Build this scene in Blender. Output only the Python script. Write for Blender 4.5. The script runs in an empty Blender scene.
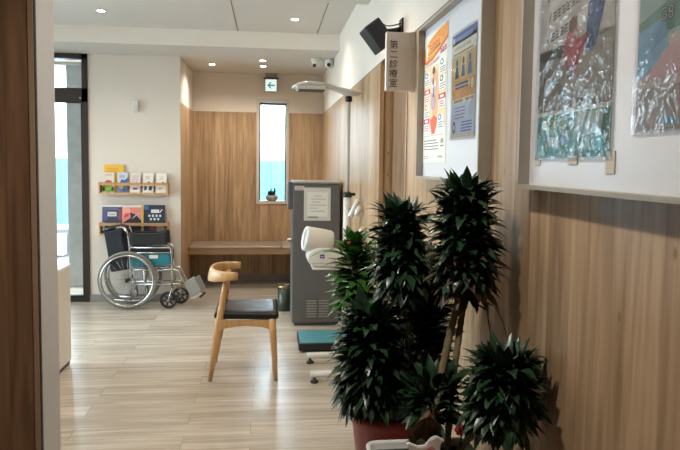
import bpy, bmesh, math, random
from mathutils import Vector, Matrix
random.seed(7)
S = bpy.context.scene
COL = S.collection
PI = math.pi

# ------------------------------------------------------------------ materials
_M = {}
def pbr(name, col, rough=.6, metal=0., emit=None, es=0., coat=0., spec=.5, noise=0., nscale=12., bump=0., bscale=200.):
    if name in _M: return _M[name]
    m = bpy.data.materials.new(name); m.use_nodes = True
    nt = m.node_tree; b = nt.nodes['Principled BSDF']
    b.inputs['Base Color'].default_value = (*col, 1)
    b.inputs['Roughness'].default_value = rough
    b.inputs['Metallic'].default_value = metal
    b.inputs['Specular IOR Level'].default_value = spec
    b.inputs['Coat Weight'].default_value = coat
    if emit:
        b.inputs['Emission Color'].default_value = (*emit, 1); b.inputs['Emission Strength'].default_value = es
    tc = nt.nodes.new('ShaderNodeTexCoord')
    if noise > 0:
        n = nt.nodes.new('ShaderNodeTexNoise'); n.inputs['Scale'].default_value = nscale; n.inputs['Detail'].default_value = 4
        nt.links.new(tc.outputs['Object'], n.inputs['Vector'])
        r = nt.nodes.new('ShaderNodeMapRange'); r.inputs[1].default_value = .3; r.inputs[2].default_value = .7
        r.inputs[3].default_value = 1 - noise; r.inputs[4].default_value = 1 + noise
        nt.links.new(n.outputs['Fac'], r.inputs[0])
        v = nt.nodes.new('ShaderNodeVectorMath'); v.operation = 'SCALE'; v.inputs[0].default_value = col
        nt.links.new(r.outputs[0], v.inputs['Scale']); nt.links.new(v.outputs[0], b.inputs['Base Color'])
    if bump > 0:
        n = nt.nodes.new('ShaderNodeTexNoise'); n.inputs['Scale'].default_value = bscale
        nt.links.new(tc.outputs['Object'], n.inputs['Vector'])
        bp = nt.nodes.new('ShaderNodeBump'); bp.inputs['Strength'].default_value = bump; bp.inputs['Distance'].default_value = .002
        nt.links.new(n.outputs['Fac'], bp.inputs['Height']); nt.links.new(bp.outputs[0], b.inputs['Normal'])
    _M[name] = m
    return m

def hexc(h):
    h = h.lstrip('#'); v = [int(h[i:i+2], 16)/255 for i in (0, 2, 4)]
    return tuple(c/12.92 if c <= .04045 else ((c+.055)/1.055)**2.4 for c in v)

def wood(name, dark, light, rough=.45, strip=.13, grain=34., coat=0., tone=.10, axis='XY', spec=.5, knots=False):
    """vertical grain boards, u runs along the wall, z up the board"""
    m = bpy.data.materials.new(name); m.use_nodes = True
    nt = m.node_tree; N = nt.nodes.new; Lk = nt.links.new; b = nt.nodes['Principled BSDF']
    tc = N('ShaderNodeTexCoord'); sp = N('ShaderNodeSeparateXYZ'); Lk(tc.outputs['Object'], sp.inputs[0])
    u = N('ShaderNodeMath'); u.operation = 'ADD'
    if axis == 'XY': Lk(sp.outputs[0], u.inputs[0]); Lk(sp.outputs[1], u.inputs[1]); v = sp.outputs[2]
    elif axis == 'X': Lk(sp.outputs[2], u.inputs[0]); Lk(sp.outputs[1], u.inputs[1]); v = sp.outputs[0]   # grain along x
    q = N('ShaderNodeMath'); q.operation = 'DIVIDE'; q.inputs[1].default_value = strip; Lk(u.outputs[0], q.inputs[0])
    fl = N('ShaderNodeMath'); fl.operation = 'FLOOR'; Lk(q.outputs[0], fl.inputs[0])
    wn = N('ShaderNodeTexWhiteNoise'); wn.noise_dimensions = '1D'; Lk(fl.outputs[0], wn.inputs['W'])
    def nz(su, sv, detail, off, dist=0.):
        a = N('ShaderNodeMath'); a.operation = 'MULTIPLY'; a.inputs[1].default_value = su; Lk(u.outputs[0], a.inputs[0])
        c = N('ShaderNodeMath'); c.operation = 'MULTIPLY'; c.inputs[1].default_value = sv; Lk(v, c.inputs[0])
        w = N('ShaderNodeMath'); w.operation = 'MULTIPLY_ADD'; w.inputs[1].default_value = 7.; w.inputs[2].default_value = off; Lk(wn.outputs[0], w.inputs[0])
        cb = N('ShaderNodeCombineXYZ'); Lk(a.outputs[0], cb.inputs[0]); Lk(c.outputs[0], cb.inputs[1]); Lk(w.outputs[0], cb.inputs[2])
        n = N('ShaderNodeTexNoise'); n.inputs['Scale'].default_value = 1; n.inputs['Detail'].default_value = detail; n.inputs['Distortion'].default_value = dist
        Lk(cb.outputs[0], n.inputs['Vector']); return n.outputs['Fac']
    g1 = nz(grain, 1.5, 6, 0, 1.1); g2 = nz(grain*.30, .9, 3, 5, 2.2); g3 = nz(grain*4, 3., 2, 11)
    def add(a, ka, c, kc):
        x = N('ShaderNodeMath'); x.operation = 'MULTIPLY'; x.inputs[1].default_value = ka; Lk(a, x.inputs[0])
        y = N('ShaderNodeMath'); y.operation = 'MULTIPLY_ADD'; y.inputs[1].default_value = kc; Lk(c, y.inputs[0]); Lk(x.outputs[0], y.inputs[2]); return y.outputs[0]
    f = add(g1, .5, g2, .42); f2 = N('ShaderNodeMath'); f2.operation = 'MULTIPLY_ADD'; f2.inputs[1].default_value = .12; Lk(g3, f2.inputs[0]); Lk(f, f2.inputs[2])
    f3 = N('ShaderNodeMath'); f3.operation = 'MULTIPLY_ADD'; f3.inputs[1].default_value = tone; Lk(wn.outputs[0], f3.inputs[0]); Lk(f2.outputs[0], f3.inputs[2])
    mr = N('ShaderNodeMapRange'); mr.inputs[1].default_value = .42; mr.inputs[2].default_value = .72; Lk(f3.outputs[0], mr.inputs[0])
    mx = N('ShaderNodeMix'); mx.data_type = 'RGBA'; mx.inputs[6].default_value = (*dark, 1); mx.inputs[7].default_value = (*light, 1)
    kf = mr.outputs[0]
    if knots:
        a = N('ShaderNodeMath'); a.operation = 'MULTIPLY'; a.inputs[1].default_value = 7.; Lk(u.outputs[0], a.inputs[0])
        c = N('ShaderNodeMath'); c.operation = 'MULTIPLY'; c.inputs[1].default_value = 3.6; Lk(v, c.inputs[0])
        cb = N('ShaderNodeCombineXYZ'); Lk(a.outputs[0], cb.inputs[0]); Lk(c.outputs[0], cb.inputs[1])
        vo = N('ShaderNodeTexVoronoi'); vo.voronoi_dimensions = '2D'; vo.inputs['Scale'].default_value = 1; Lk(cb.outputs[0], vo.inputs['Vector'])
        sep = N('ShaderNodeSeparateColor'); Lk(vo.outputs['Color'], sep.inputs[0])
        gt = N('ShaderNodeMath'); gt.operation = 'GREATER_THAN'; gt.inputs[1].default_value = .85; Lk(sep.outputs[0], gt.inputs[0])
        km = N('ShaderNodeMapRange'); km.inputs[1].default_value = .01; km.inputs[2].default_value = .045; km.inputs[3].default_value = 1.1; km.inputs[4].default_value = 0; Lk(vo.outputs['Distance'], km.inputs[0])
        kk = N('ShaderNodeMath'); kk.operation = 'MULTIPLY'; Lk(gt.outputs[0], kk.inputs[0]); Lk(km.outputs[0], kk.inputs[1])
        sb = N('ShaderNodeMath'); sb.operation = 'SUBTRACT'; sb.use_clamp = True; Lk(kf, sb.inputs[0]); Lk(kk.outputs[0], sb.inputs[1]); kf = sb.outputs[0]
    Lk(kf, mx.inputs[0])
    # thin board joints
    fr = N('ShaderNodeMath'); fr.operation = 'FRACT'; Lk(q.outputs[0], fr.inputs[0])
    ls = N('ShaderNodeMath'); ls.operation = 'LESS_THAN'; ls.inputs[1].default_value = .012; Lk(fr.outputs[0], ls.inputs[0])
    mk = N('ShaderNodeMath'); mk.operation = 'MULTIPLY'; mk.inputs[1].default_value = .28; Lk(ls.outputs[0], mk.inputs[0])
    m2 = N('ShaderNodeMix'); m2.data_type = 'RGBA'; m2.inputs[7].default_value = (*[c*.45 for c in dark], 1)
    Lk(mk.outputs[0], m2.inputs[0]); Lk(mx.outputs[2], m2.inputs[6]); Lk(m2.outputs[2], b.inputs['Base Color'])
    bp = N('ShaderNodeBump'); bp.inputs['Strength'].default_value = .12; bp.inputs['Distance'].default_value = .001; Lk(f2.outputs[0], bp.inputs['Height'])
    Lk(bp.outputs[0], b.inputs['Normal'])
    b.inputs['Roughness'].default_value = rough; b.inputs['Coat Weight'].default_value = coat; b.inputs['Specular IOR Level'].default_value = spec
    return m

def floor_mat():
    m = bpy.data.materials.new('floor_planks'); m.use_nodes = True
    nt = m.node_tree; N = nt.nodes.new; Lk = nt.links.new; b = nt.nodes['Principled BSDF']
    tc = N('ShaderNodeTexCoord'); mp = N('ShaderNodeMapping'); Lk(tc.outputs['Object'], mp.inputs[0])
    mp.inputs['Location'].default_value = (.09, .0, 0)
    br = N('ShaderNodeTexBrick'); Lk(mp.outputs[0], br.inputs['Vector'])
    br.offset = .37; br.offset_frequency = 2; br.squash = 1
    for k, v in (('Scale', 1), ('Mortar Size', .0012), ('Mortar Smooth', .2), ('Bias', 0), ('Brick Width', .92), ('Row Height', .152)): br.inputs[k].default_value = v
    br.inputs['Color1'].default_value = (0, 0, 0, 1); br.inputs['Color2'].default_value = (1, 1, 1, 1); br.inputs['Mortar'].default_value = (.5, .5, .5, 1)
    m3 = N('ShaderNodeMapping'); m3.inputs['Scale'].default_value = (1.1, 16, 1); Lk(tc.outputs['Object'], m3.inputs[0])
    ad = N('ShaderNodeVectorMath'); ad.operation = 'MULTIPLY_ADD'; ad.inputs[1].default_value = (5, 9, 3); Lk(br.outputs['Color'], ad.inputs[0]); Lk(m3.outputs[0], ad.inputs[2])
    n = N('ShaderNodeTexNoise'); n.inputs['Scale'].default_value = 1.6; n.inputs['Detail'].default_value = 5; n.inputs['Distortion'].default_value = .5; Lk(ad.outputs[0], n.inputs['Vector'])
    cr = N('ShaderNodeValToRGB'); Lk(n.outputs['Fac'], cr.inputs[0])
    e = cr.color_ramp.elements; e[0].position = .3; e[0].color = (*hexc('a39786'), 1); e[1].position = .7; e[1].color = (*hexc('c8beaf'), 1)
    sc = N('ShaderNodeMapRange'); sc.inputs[3].default_value = .90; sc.inputs[4].default_value = 1.08; Lk(br.outputs['Color'], sc.inputs[0])
    vm = N('ShaderNodeVectorMath'); vm.operation = 'SCALE'; Lk(cr.outputs[0], vm.inputs[0]); Lk(sc.outputs[0], vm.inputs['Scale'])
    mx = N('ShaderNodeMix'); mx.data_type = 'RGBA'; mx.inputs[7].default_value = (*hexc('7d6d58'), 1); Lk(br.outputs['Fac'], mx.inputs[0]); Lk(vm.outputs[0], mx.inputs[6])
    Lk(mx.outputs[2], b.inputs['Base Color'])
    b.inputs['Roughness'].default_value = .24; b.inputs['Specular IOR Level'].default_value = .55
    bp = N('ShaderNodeBump'); bp.inputs['Strength'].default_value = .08; bp.inputs['Distance'].default_value = .002; Lk(n.outputs['Fac'], bp.inputs['Height']); Lk(bp.outputs[0], b.inputs['Normal'])
    return m

def film_mat(name, tint=(1, 1, 1), base=.12, bump=0., scale=18., rough=.06, fk=1.):
    m = bpy.data.materials.new(name); m.use_nodes = True; nt = m.node_tree; N = nt.nodes.new; Lk = nt.links.new
    nt.nodes.remove(nt.nodes['Principled BSDF']); out = nt.nodes['Material Output']
    t = N('ShaderNodeBsdfTransparent'); t.inputs[0].default_value = (*tint, 1)
    g = N('ShaderNodeBsdfGlossy'); g.inputs['Roughness'].default_value = rough
    lw = N('ShaderNodeFresnel'); lw.inputs['IOR'].default_value = 1.5
    a = N('ShaderNodeMath'); a.operation = 'MULTIPLY_ADD'; a.inputs[1].default_value = fk; a.inputs[2].default_value = base; a.use_clamp = True; Lk(lw.outputs[0], a.inputs[0])
    mx = N('ShaderNodeMixShader'); Lk(a.outputs[0], mx.inputs[0]); Lk(t.outputs[0], mx.inputs[1]); Lk(g.outputs[0], mx.inputs[2]); Lk(mx.outputs[0], out.inputs[0])
    if bump:
        tc = N('ShaderNodeTexCoord'); n = N('ShaderNodeTexNoise'); n.inputs['Scale'].default_value = scale; n.inputs['Detail'].default_value = 3; n.inputs['Distortion'].default_value = 1.5
        Lk(tc.outputs['Object'], n.inputs['Vector']); bp = N('ShaderNodeBump'); bp.inputs['Strength'].default_value = bump; bp.inputs['Distance'].default_value = .006
        Lk(n.outputs['Fac'], bp.inputs['Height']); Lk(bp.outputs[0], g.inputs['Normal']); Lk(bp.outputs[0], lw.inputs['Normal'])
    return m

def leaf_mat(name, c1, c2, rough=.32):
    m = bpy.data.materials.new(name); m.use_nodes = True; nt = m.node_tree; N = nt.nodes.new; Lk = nt.links.new; b = nt.nodes['Principled BSDF']
    g = N('ShaderNodeTexCoord'); n = N('ShaderNodeTexNoise'); n.inputs['Scale'].default_value = 22; n.inputs['Detail'].default_value = 2; Lk(g.outputs['Object'], n.inputs['Vector'])
    mr = N('ShaderNodeMapRange'); mr.inputs[1].default_value = .35; mr.inputs[2].default_value = .65; Lk(n.outputs['Fac'], mr.inputs[0])
    mx = N('ShaderNodeMix'); mx.data_type = 'RGBA'; mx.inputs[6].default_value = (*c1, 1); mx.inputs[7].default_value = (*c2, 1); Lk(mr.outputs[0], mx.inputs[0])
    Lk(mx.outputs[2], b.inputs['Base Color']); b.inputs['Roughness'].default_value = rough
    return m

WALLWOOD = wood('wall_laminate', hexc('917354'), hexc('c4a683'), rough=.33, spec=.38, strip=.105, grain=34, tone=.14, knots=True)
DARKWOOD = wood('dark_panel_laminate', hexc('6a4d36'), hexc('997658'), rough=.5, strip=.4, grain=20, tone=.02)
BENCHWOOD = wood('bench_laminate', hexc('977857'), hexc('b79875'), rough=.4, strip=.6, grain=26, axis='X', tone=.02)
OAK = wood('oak', hexc('b48a5a'), hexc('cfa977'), rough=.38, strip=2., grain=60, tone=.02)
SHELFOAK = wood('shelf_pine', hexc('b98b5c'), hexc('d6ad7c'), rough=.5, strip=2., grain=60, axis='X', tone=.02)
FLOOR = floor_mat()
WHITE = pbr('wall_paint', hexc('dad0c3'), .75, noise=.015, nscale=3)
CEIL = pbr('ceiling_paint', hexc('d0cdc6'), .8)
BEAM = pbr('beam_paint', hexc('ebe3d7'), .75)
JAMB = pbr('white_jamb', hexc('bfbdba'), .6, noise=.02, nscale=8)
SEAM = pbr('seam', hexc('77726a'), .8)
BASEB = pbr('baseboard_grey', hexc('8d8a86'), .5)
DKFRAME = pbr('dark_bronze_frame', hexc('3a302b'), .4, metal=.3)
TRIMW = pbr('window_trim', hexc('c9c2b6'), .5)
BLACK = pbr('black_plastic', hexc('1b1b1d'), .45)
GLASS = film_mat('window_glass', (.93, .975, .985), 0.01, rough=.02)
CHROME = pbr('chrome', (.56, .55, .53), .27, metal=1)
STEEL = pbr('brushed_steel', (.5, .49, .47), .38, metal=1)
RUBBER = pbr('grey_rubber', hexc('85837b'), .7)
CABGREY = pbr('cabinet_grey', hexc('5e5d5c'), .42, noise=.03)
CABEDGE = pbr('cabinet_edge', hexc('a09c95'), .4)
PLWHITE = pbr('white_plastic', hexc('d2d0c9'), .35)
BOARDW = pbr('board_white', hexc('e2e3e5'), .28)
BOARDF = pbr('board_frame', hexc('a89f90'), .45, metal=.2)
VINYL = pbr('brown_vinyl', hexc('9a8877'), .32, noise=.04, nscale=6)
VINYL2 = pbr('pale_vinyl', hexc('a79a8d'), .3)

# ------------------------------------------------------------------ mesh building
class MB:
    def __init__(s): s.v = []; s.f = []; s.m = []; s.mats = []; s.cur = None; s.sm = []; s.smooth = False
    def mat(s, m):
        if m not in s.mats: s.mats.append(m)
        s.cur = s.mats.index(m); return s
    def face(s, idx): s.f.append(tuple(idx)); s.m.append(s.cur or 0); s.sm.append(s.smooth)
    def add(s, vs, fs):
        o = len(s.v); s.v += [tuple(v) for v in vs]
        for f in fs: s.face([o+i for i in f])
        return s
    def box(s, x0, x1, y0, y1, z0, z1):
        vs = [(x, y, z) for x in (x0, x1) for y in (y0, y1) for z in (z0, z1)]
        return s.add(vs, [(0,1,3,2),(4,6,7,5),(0,4,5,1),(2,3,7,6),(0,2,6,4),(1,5,7,3)])
    def rbox(s, x0, x1, y0, y1, z0, z1, r=.01, seg=3, M=None):
        bm = bmesh.new(); bmesh.ops.create_cube(bm, size=1)
        for v in bm.verts: v.co = Vector(((x0+x1)/2+v.co.x*(x1-x0), (y0+y1)/2+v.co.y*(y1-y0), (z0+z1)/2+v.co.z*(z1-z0)))
        bmesh.ops.bevel(bm, geom=bm.edges[:], offset=r, segments=seg, profile=.5, affect='EDGES')
        if M: bmesh.ops.transform(bm, matrix=M, verts=bm.verts)
        return s.frombm(bm)
    def frombm(s, bm):
        bm.verts.index_update(); s.add([v.co[:] for v in bm.verts], [[v.index for v in f.verts] for f in bm.faces]); bm.free(); return s
    def tube(s, pts, r, n=10, cap=True, closed=False):
        pts = [Vector(p) for p in pts]; K = len(pts); rs = r if isinstance(r, (list, tuple)) else [r]*K
        rings = []; prev = None
        for i, p in enumerate(pts):
            if closed: t = pts[(i+1) % K]-pts[i-1]
            else: t = pts[min(i+1, K-1)]-pts[max(i-1, 0)]
            t.normalize()
            if prev is None:
                a = Vector((0, 0, 1)) if abs(t.z) < .9 else Vector((1, 0, 0)); nrm = (a-t*a.dot(t)).normalized()
            else: nrm = (prev-t*prev.dot(t)).normalized()
            prev = nrm; bn = t.cross(nrm)
            rings.append([p+(nrm*math.cos(2*PI*k/n)+bn*math.sin(2*PI*k/n))*rs[i] for k in range(n)])
        o = len(s.v); sm = s.smooth; s.smooth = True
        for rg in rings: s.v += [tuple(q) for q in rg]
        for i in range(K if closed else K-1):
            j = (i+1) % K
            for k in range(n): s.face((o+i*n+k, o+i*n+(k+1) % n, o+j*n+(k+1) % n, o+j*n+k))
        s.smooth = sm
        if cap and not closed:
            s.face([o+k for k in range(n)][::-1]); s.face([o+(K-1)*n+k for k in range(n)])
        return s
    def lathe(s, c, prof, n=32, axis='Z', sm=True):
        """prof: (r, h) list; c base centre"""
        o = len(s.v); c = Vector(c); old = s.smooth; s.smooth = sm
        for r, h in prof:
            for k in range(n):
                a = 2*PI*k/n; q = (r*math.cos(a), r*math.sin(a), h)
                if axis == 'Y': q = (q[0], q[2], q[1])
                if axis == 'X': q = (q[2], q[0], q[1])
                s.v.append((c.x+q[0], c.y+q[1], c.z+q[2]))
        for i in range(len(prof)-1):
            for k in range(n): s.face((o+i*n+k, o+i*n+(k+1) % n, o+(i+1)*n+(k+1) % n, o+(i+1)*n+k))
        s.smooth = old
        s.face([o+k for k in range(n)][::-1]); s.face([o+(len(prof)-1)*n+k for k in range(n)])
        return s
    def prism(s, poly, axis, a, b):
        """poly of 2d points; axis 'X': (y,z), 'Y': (x,z), 'Z': (x,y)"""
        def p(q, h): return {'X': (h, q[0], q[1]), 'Y': (q[0], h, q[1]), 'Z': (q[0], q[1], h)}[axis]
        n = len(poly); vs = [p(q, a) for q in poly]+[p(q, b) for q in poly]
        return s.add(vs, [tuple(range(n))[::-1], tuple(range(n, 2*n))]+[(i, (i+1) % n, n+(i+1) % n, n+i) for i in range(n)])
    def xform(s, M, start=0):
        for i in range(start, len(s.v)): s.v[i] = tuple(M @ Vector(s.v[i]))
        return s
    def text(s, body, size, M, align='CENTER', bold=0.):
        cu = bpy.data.curves.new('t', 'FONT'); cu.body = body; cu.size = size; cu.align_x = align; cu.align_y = 'CENTER'; cu.offset = bold
        cu.resolution_u = 3
        o = bpy.data.objects.new('t', cu); COL.objects.link(o)
        dg = bpy.context.evaluated_depsgraph_get(); dg.update(); ev = o.evaluated_get(dg); me = ev.to_mesh()
        s.add([M @ v.co for v in me.vertices], [list(p.vertices) for p in me.polygons])
        ev.to_mesh_clear(); bpy.data.objects.remove(o); bpy.data.curves.remove(cu)
        return s
    def build(s, name, mat=None, parent=None, base=None, normals=True):
        me = bpy.data.meshes.new(name)
        if parent is not None: base = parent['_b'] if '_b' in parent else (0, 0, 0)
        base = Vector(base or (0, 0, 0))
        me.from_pydata([tuple(Vector(v)-base) for v in s.v], [], s.f)
        if mat: me.materials.append(mat)
        else:
            for m in s.mats: me.materials.append(m)
            me.polygons.foreach_set('material_index', s.m)
        me.polygons.foreach_set('use_smooth', s.sm); me.update()
        if normals:
            bm = bmesh.new(); bm.from_mesh(me); bmesh.ops.recalc_face_normals(bm, faces=bm.faces); bm.to_mesh(me); bm.free()
        o = bpy.data.objects.new(name, me); COL.objects.link(o)
        if parent is not None: o.parent = parent
        else: o.location = base
        o['_b'] = tuple(base)
        return o

def thing(name, label, cat, loc, group=None):
    o = bpy.data.objects.new(name, None); COL.objects.link(o); o.location = loc; o['_b'] = tuple(loc)
    o.empty_display_size = .05
    return tag(o, label, cat, group)
def tag(o, label, cat, group=None, kind=None):
    o['label'] = label; o['category'] = cat
    if group: o['group'] = group
    if kind: o['kind'] = kind
    return o
def struct(name, mb, mat=None):
    o = mb.build(name, mat); o['kind'] = 'structure'; return o
def copy_tree(o, parent=None):
    c = o.copy(); COL.objects.link(c)
    if parent is not None: c.parent = parent
    for ch in list(o.children): copy_tree(ch, c)
    return c
def bez(p0, p1, p2, p3, n=12):
    P = [Vector(p) for p in (p0, p1, p2, p3)]
    return [P[0]*(1-t)**3+P[1]*3*t*(1-t)**2+P[2]*3*t*t*(1-t)+P[3]*t**3 for t in [i/n for i in range(n+1)]]
def rnd(a, b): return random.uniform(a, b)

# ------------------------------------------------------------------ the room
A = .641          # face of the right wall
YB = 7.457        # alcove back wall
YW = 6.40         # wall with the racks
WT = 2.01         # top of the wood lining
SOF = 2.460; CH = 2.602
XL = -3.7

struct('floor', MB().box(XL-.1, .9, -1.6, 7.65, -.08, 0), FLOOR)
c = MB().mat(CEIL).box(XL-.1, .8, -1.6, 4.09, SOF, 2.75).box(XL-.1, .8, 4.09, 5.76, CH, 2.75).box(XL-.1, .8, 5.79, 7.65, SOF, 2.75)
c.mat(BEAM).box(XL-.1, .8, 5.76, 5.79, SOF+.0005, 2.75)
c.mat(SEAM)
for k in (-1, 0):
    x = .43+k*.715; c.box(x-.003, x+.003, 4.09, 5.76, CH-.002, CH+.001)
struct('ceiling', c)
w = MB().mat(WALLWOOD).box(A, A+.12, -1.5, 2.875, 0, WT).box(A, A+.12, 3.585, 7.6, 0, WT)
w.mat(WHITE).box(A, A+.12, -1.5, 7.6, WT, 2.75)
w.mat(SEAM).box(A-.001, A+.01, -1.5, 7.457, WT-.004, WT)
struct('wall_right', w)
d = MB().mat(wood('door_laminate', hexc('77604a'), hexc('9c8268'), rough=.35, strip=3, grain=24, tone=.0)).box(A+.075, A+.115, 2.875, 3.585, 0, WT)
d.mat(WALLWOOD).box(A-.004, A+.02, 2.860, 2.882, 0, WT).box(A-.004, A+.02, 3.575, 3.60, 0, WT-.004)
struct('door_1', d)
struct('trim_1', MB().box(A+.062, A+.075, 2.9, 2.94, .9, 1.15), CHROME)
# alcove
HX0, HX1, HZ0, HZ1 = -.150, .236, .925, 2.174
w = MB().mat(WALLWOOD).box(-1.0, HX0, YB, YB+.18, 0, WT).box(HX1, A+.1, YB, YB+.18, 0, WT).box(HX0, HX1, YB, YB+.18, 0, HZ0)
w.mat(WHITE).box(-1.0, HX0, YB, YB+.18, WT, 2.6).box(HX1, A+.1, YB, YB+.18, WT, 2.6).box(HX0, HX1, YB, YB+.18, HZ1, 2.6)
struct('wall_back', w)
AL = -.885
w = MB().mat(WALLWOOD).box(AL-.1, AL, YW+.003, YB, 0, WT).mat(WHITE).box(AL-.1, AL, YW+.003, YB, WT, 2.6)
struct('wall_alcove_left', w)
w = MB().mat(WHITE).box(-1.775, AL-.1, YW, YW+.13, 0, 2.6).box(AL-.1, AL, YW, YW+.003, 0, 2.6)
w.box(-2.75, -1.775, YW, YW+.13, 2.4605, 2.6).box(XL, -2.75, YW, YW+.13, 0, 2.6)
struct('wall_front', w)
struct('baseboard_front', MB().box(-1.775, AL+.004, YW-.010, YW, 0, .075), BASEB)
struct('baseboard_back', MB().box(AL, A, YB-.010, YB, 0, .078).box(AL, AL+.010, YW-.01, YB, 0, .078), BASEB)
struct('baseboard_right', MB().box(A-.010, A, 3.61, YB-.01, 0, .078).box(A-.010, A, -1.5, 2.85, 0, .078), BASEB)
# left wall with the tall window, back wall, partition
w = MB().box(XL-.1, XL, -1.5, 2.6, 0, 2.75).box(XL-.1, XL, 6.1, 6.6, 0, 2.75).box(XL-.1, XL, 2.6, 6.1, 0, .08).box(XL-.1, XL, 2.6, 6.1, 2.4, 2.75)
struct('wall_left', w, WHITE)
struct('wall_behind', MB().box(XL, A+.1, -1.6, -1.5, 0, 2.6), WHITE)
struct('window_2', MB().mat(DKFRAME).box(XL-.08, XL-.02, 2.6, 6.1, .08, .13).box(XL-.08, XL-.02, 2.6, 6.1, 2.35, 2.4).box(XL-.08, XL-.02, 2.6, 2.65, .08, 2.4).box(XL-.08, XL-.02, 6.05, 6.1, .08, 2.4).box(XL-.08, XL-.02, 4.32, 4.37, .13, 2.35).mat(GLASS).box(XL-.052, XL-.048, 2.65, 6.05, .13, 2.35))
PX = -.705
struct('wall_partition', MB().mat(DARKWOOD).box(-3.7, PX-.019, 2.0, 2.10, 0, SOF).mat(WHITE).box(-3.7, PX-.019, 2.10, 2.164, 0, SOF).mat(JAMB).box(PX-.014, PX, 2.008, 2.164, 0, SOF))
struct('trim_2', MB().mat(pbr('trim_wood', hexc('a0856a'), .5)).box(PX-.0195, PX-.004, 1.992, 2.008, 0, SOF).mat(BLACK).box(PX-.004, PX-.0015, 1.996, 2.008, 0, SOF))
struct('wall_corridor_left', MB().box(-1.30, -1.2, -1.5, 2.0, 0, SOF), DARKWOOD)

# alcove window
wf = MB().mat(TRIMW)
for b_ in ((HX0, HX0+.034), (HX1-.034, HX1)): wf.box(b_[0], b_[1], YB-.012, YB+.17, HZ0+.034, HZ1-.045)
wf.box(HX0, HX1, YB-.012, YB+.17, HZ0, HZ0+.034).box(HX0, HX1, YB-.012, YB+.17, HZ1-.045, HZ1)
wf.mat(DKFRAME).box(HX0+.034, HX0+.046, YB+.11, YB+.16, HZ0+.034, HZ1-.045).box(HX1-.046, HX1-.034, YB+.11, YB+.16, HZ0+.034, HZ1-.045).box(HX0+.034, HX1-.034, YB+.11, YB+.16, HZ1-.062, HZ1-.045)
wf.mat(GLASS).box(HX0+.046, HX1-.046, YB+.133, YB+.137, HZ0+.034, HZ1-.062)
struct('window_1', wf)

# glazed entrance door with transom
g = MB().mat(DKFRAME)
DX0, DX1 = -2.75, -1.775
g.box(DX1-.055, DX1, YW-.01, YW+.09, 0, 2.4595).box(DX0, DX0+.055, YW-.01, YW+.09, 0, 2.4595)
g.box(DX0, DX1, YW-.01, YW+.09, 2.410, 2.4595).box(DX0, DX1, YW-.01, YW+.09, 1.985, 2.125)
g.box(DX0, DX1, YW+.0, YW+.08, 0, .035)
g.mat(BLACK).box(DX0, DX1, YW-.014, YW-.008, 1.975, 1.99).box(DX1-.075, DX1-.055, YW+.02, YW+.07, .035, 1.985).box(DX0+.055, DX1-.055, YW+.02, YW+.07, .035, .06)
g.mat(TRIMW).box(DX0+.055, DX1-.055, YW+.0, YW+.03, 2.350, 2.378)
g.mat(STEEL).box(DX1-.075, DX1-.06, YW-.016, YW-.01, 2.02, 2.035)
g.mat(GLASS).box(DX0+.055, DX1-.055, YW+.045, YW+.049, 2.125, 2.395).box(DX0+.055, DX1-.055, YW+.045, YW+.049, .06, 1.975)
struct('door_2', g)

# ------------------------------------------------------------------ outside
struct('ground', MB().box(-9, 6, 7.65, 20, -.14, -.06).box(-9, XL-.1, -3, 7.65, -.14, -.06), pbr('paving', hexc('a3a4a6'), .8, noise=.06, nscale=3))
fence = MB()
x = -8.
while x < 5.:
    fence.add([(x, 10, .42), (x+.10, 10, .42), (x+.13, 10.03, .42), (x+.20, 10.03, .42), (x+.23, 10, .42),
               (x, 10, 1.45), (x+.10, 10, 1.45), (x+.13, 10.03, 1.45), (x+.20, 10.03, 1.45), (x+.23, 10, 1.45)],
              [(0,1,6,5),(1,2,7,6),(2,3,8,7),(3,4,9,8)]); x += .23
fence.box(-8, 5, 10.036, 10.06, 1.40, 1.45)
tag(fence.build('corrugated_fence', pbr('cyan_sheet', hexc('5c9dac'), .5), base=(-1.5, 10, .42)), 'light blue corrugated sheet fence standing outside the windows', 'fence')
lw = MB().mat(pbr('render_grey', hexc('8a8c90'), .8)).box(-8, 5, 9.9, 10.1, -.06, .36).mat(pbr('cap_grey', hexc('b0b2b5'), .7)).box(-8, 5, 9.85, 10.15, .36, .419)
tag(lw.build('low_wall', base=(-1.5, 10, -.06)), 'low grey masonry wall under the blue sheet fence outside', 'wall')
pl = MB().mat(pbr('concrete', hexc('9b9c9a'), .85, noise=.12, nscale=9)).box(-2.21, -1.99, 7.15, 7.4, -.06, 3.0)
tag(pl.build('concrete_pillar', base=(-2.1, 7.27, -.06)), 'grey concrete pillar standing outside beside the glass door', 'pillar')
bl = thing('neighbour_building', 'white building with pale blue windows beyond the sheet fence', 'building', (-1, 14, -.06))
MB().box(-9, 6, 14, 15, -.06, 7).build('facade', pbr('white_render', hexc('f2f4f5'), .8), bl)
for (x0, x1, z0, z1) in ((-2.8, -2.1, 2.5, 3.3), (-4.4, -3.9, 1.6, 2.4), (.29, .5, 2.1, 2.45), (1.4, 2.2, 1.6, 2.6)):
    MB().box(x0, x1, 13.97, 14.0, z0, z1).build('window', pbr('far_glass', hexc('8fc3cc'), .3), bl)
mt = thing('meter_box', 'white utility box mounted on the low grey wall outside', 'box', (-3.2, 9.84, 0))
MB().rbox(-3.42, -3.07, 9.70, 9.849, -.02, .30, .01).build('casing', PLWHITE, mt)
MB().rbox(-3.38, -3.11, 9.694, 9.702, .02, .26, .003).build('lid', pbr('box_lid', hexc('cfe6ee'), .4), mt)

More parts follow.
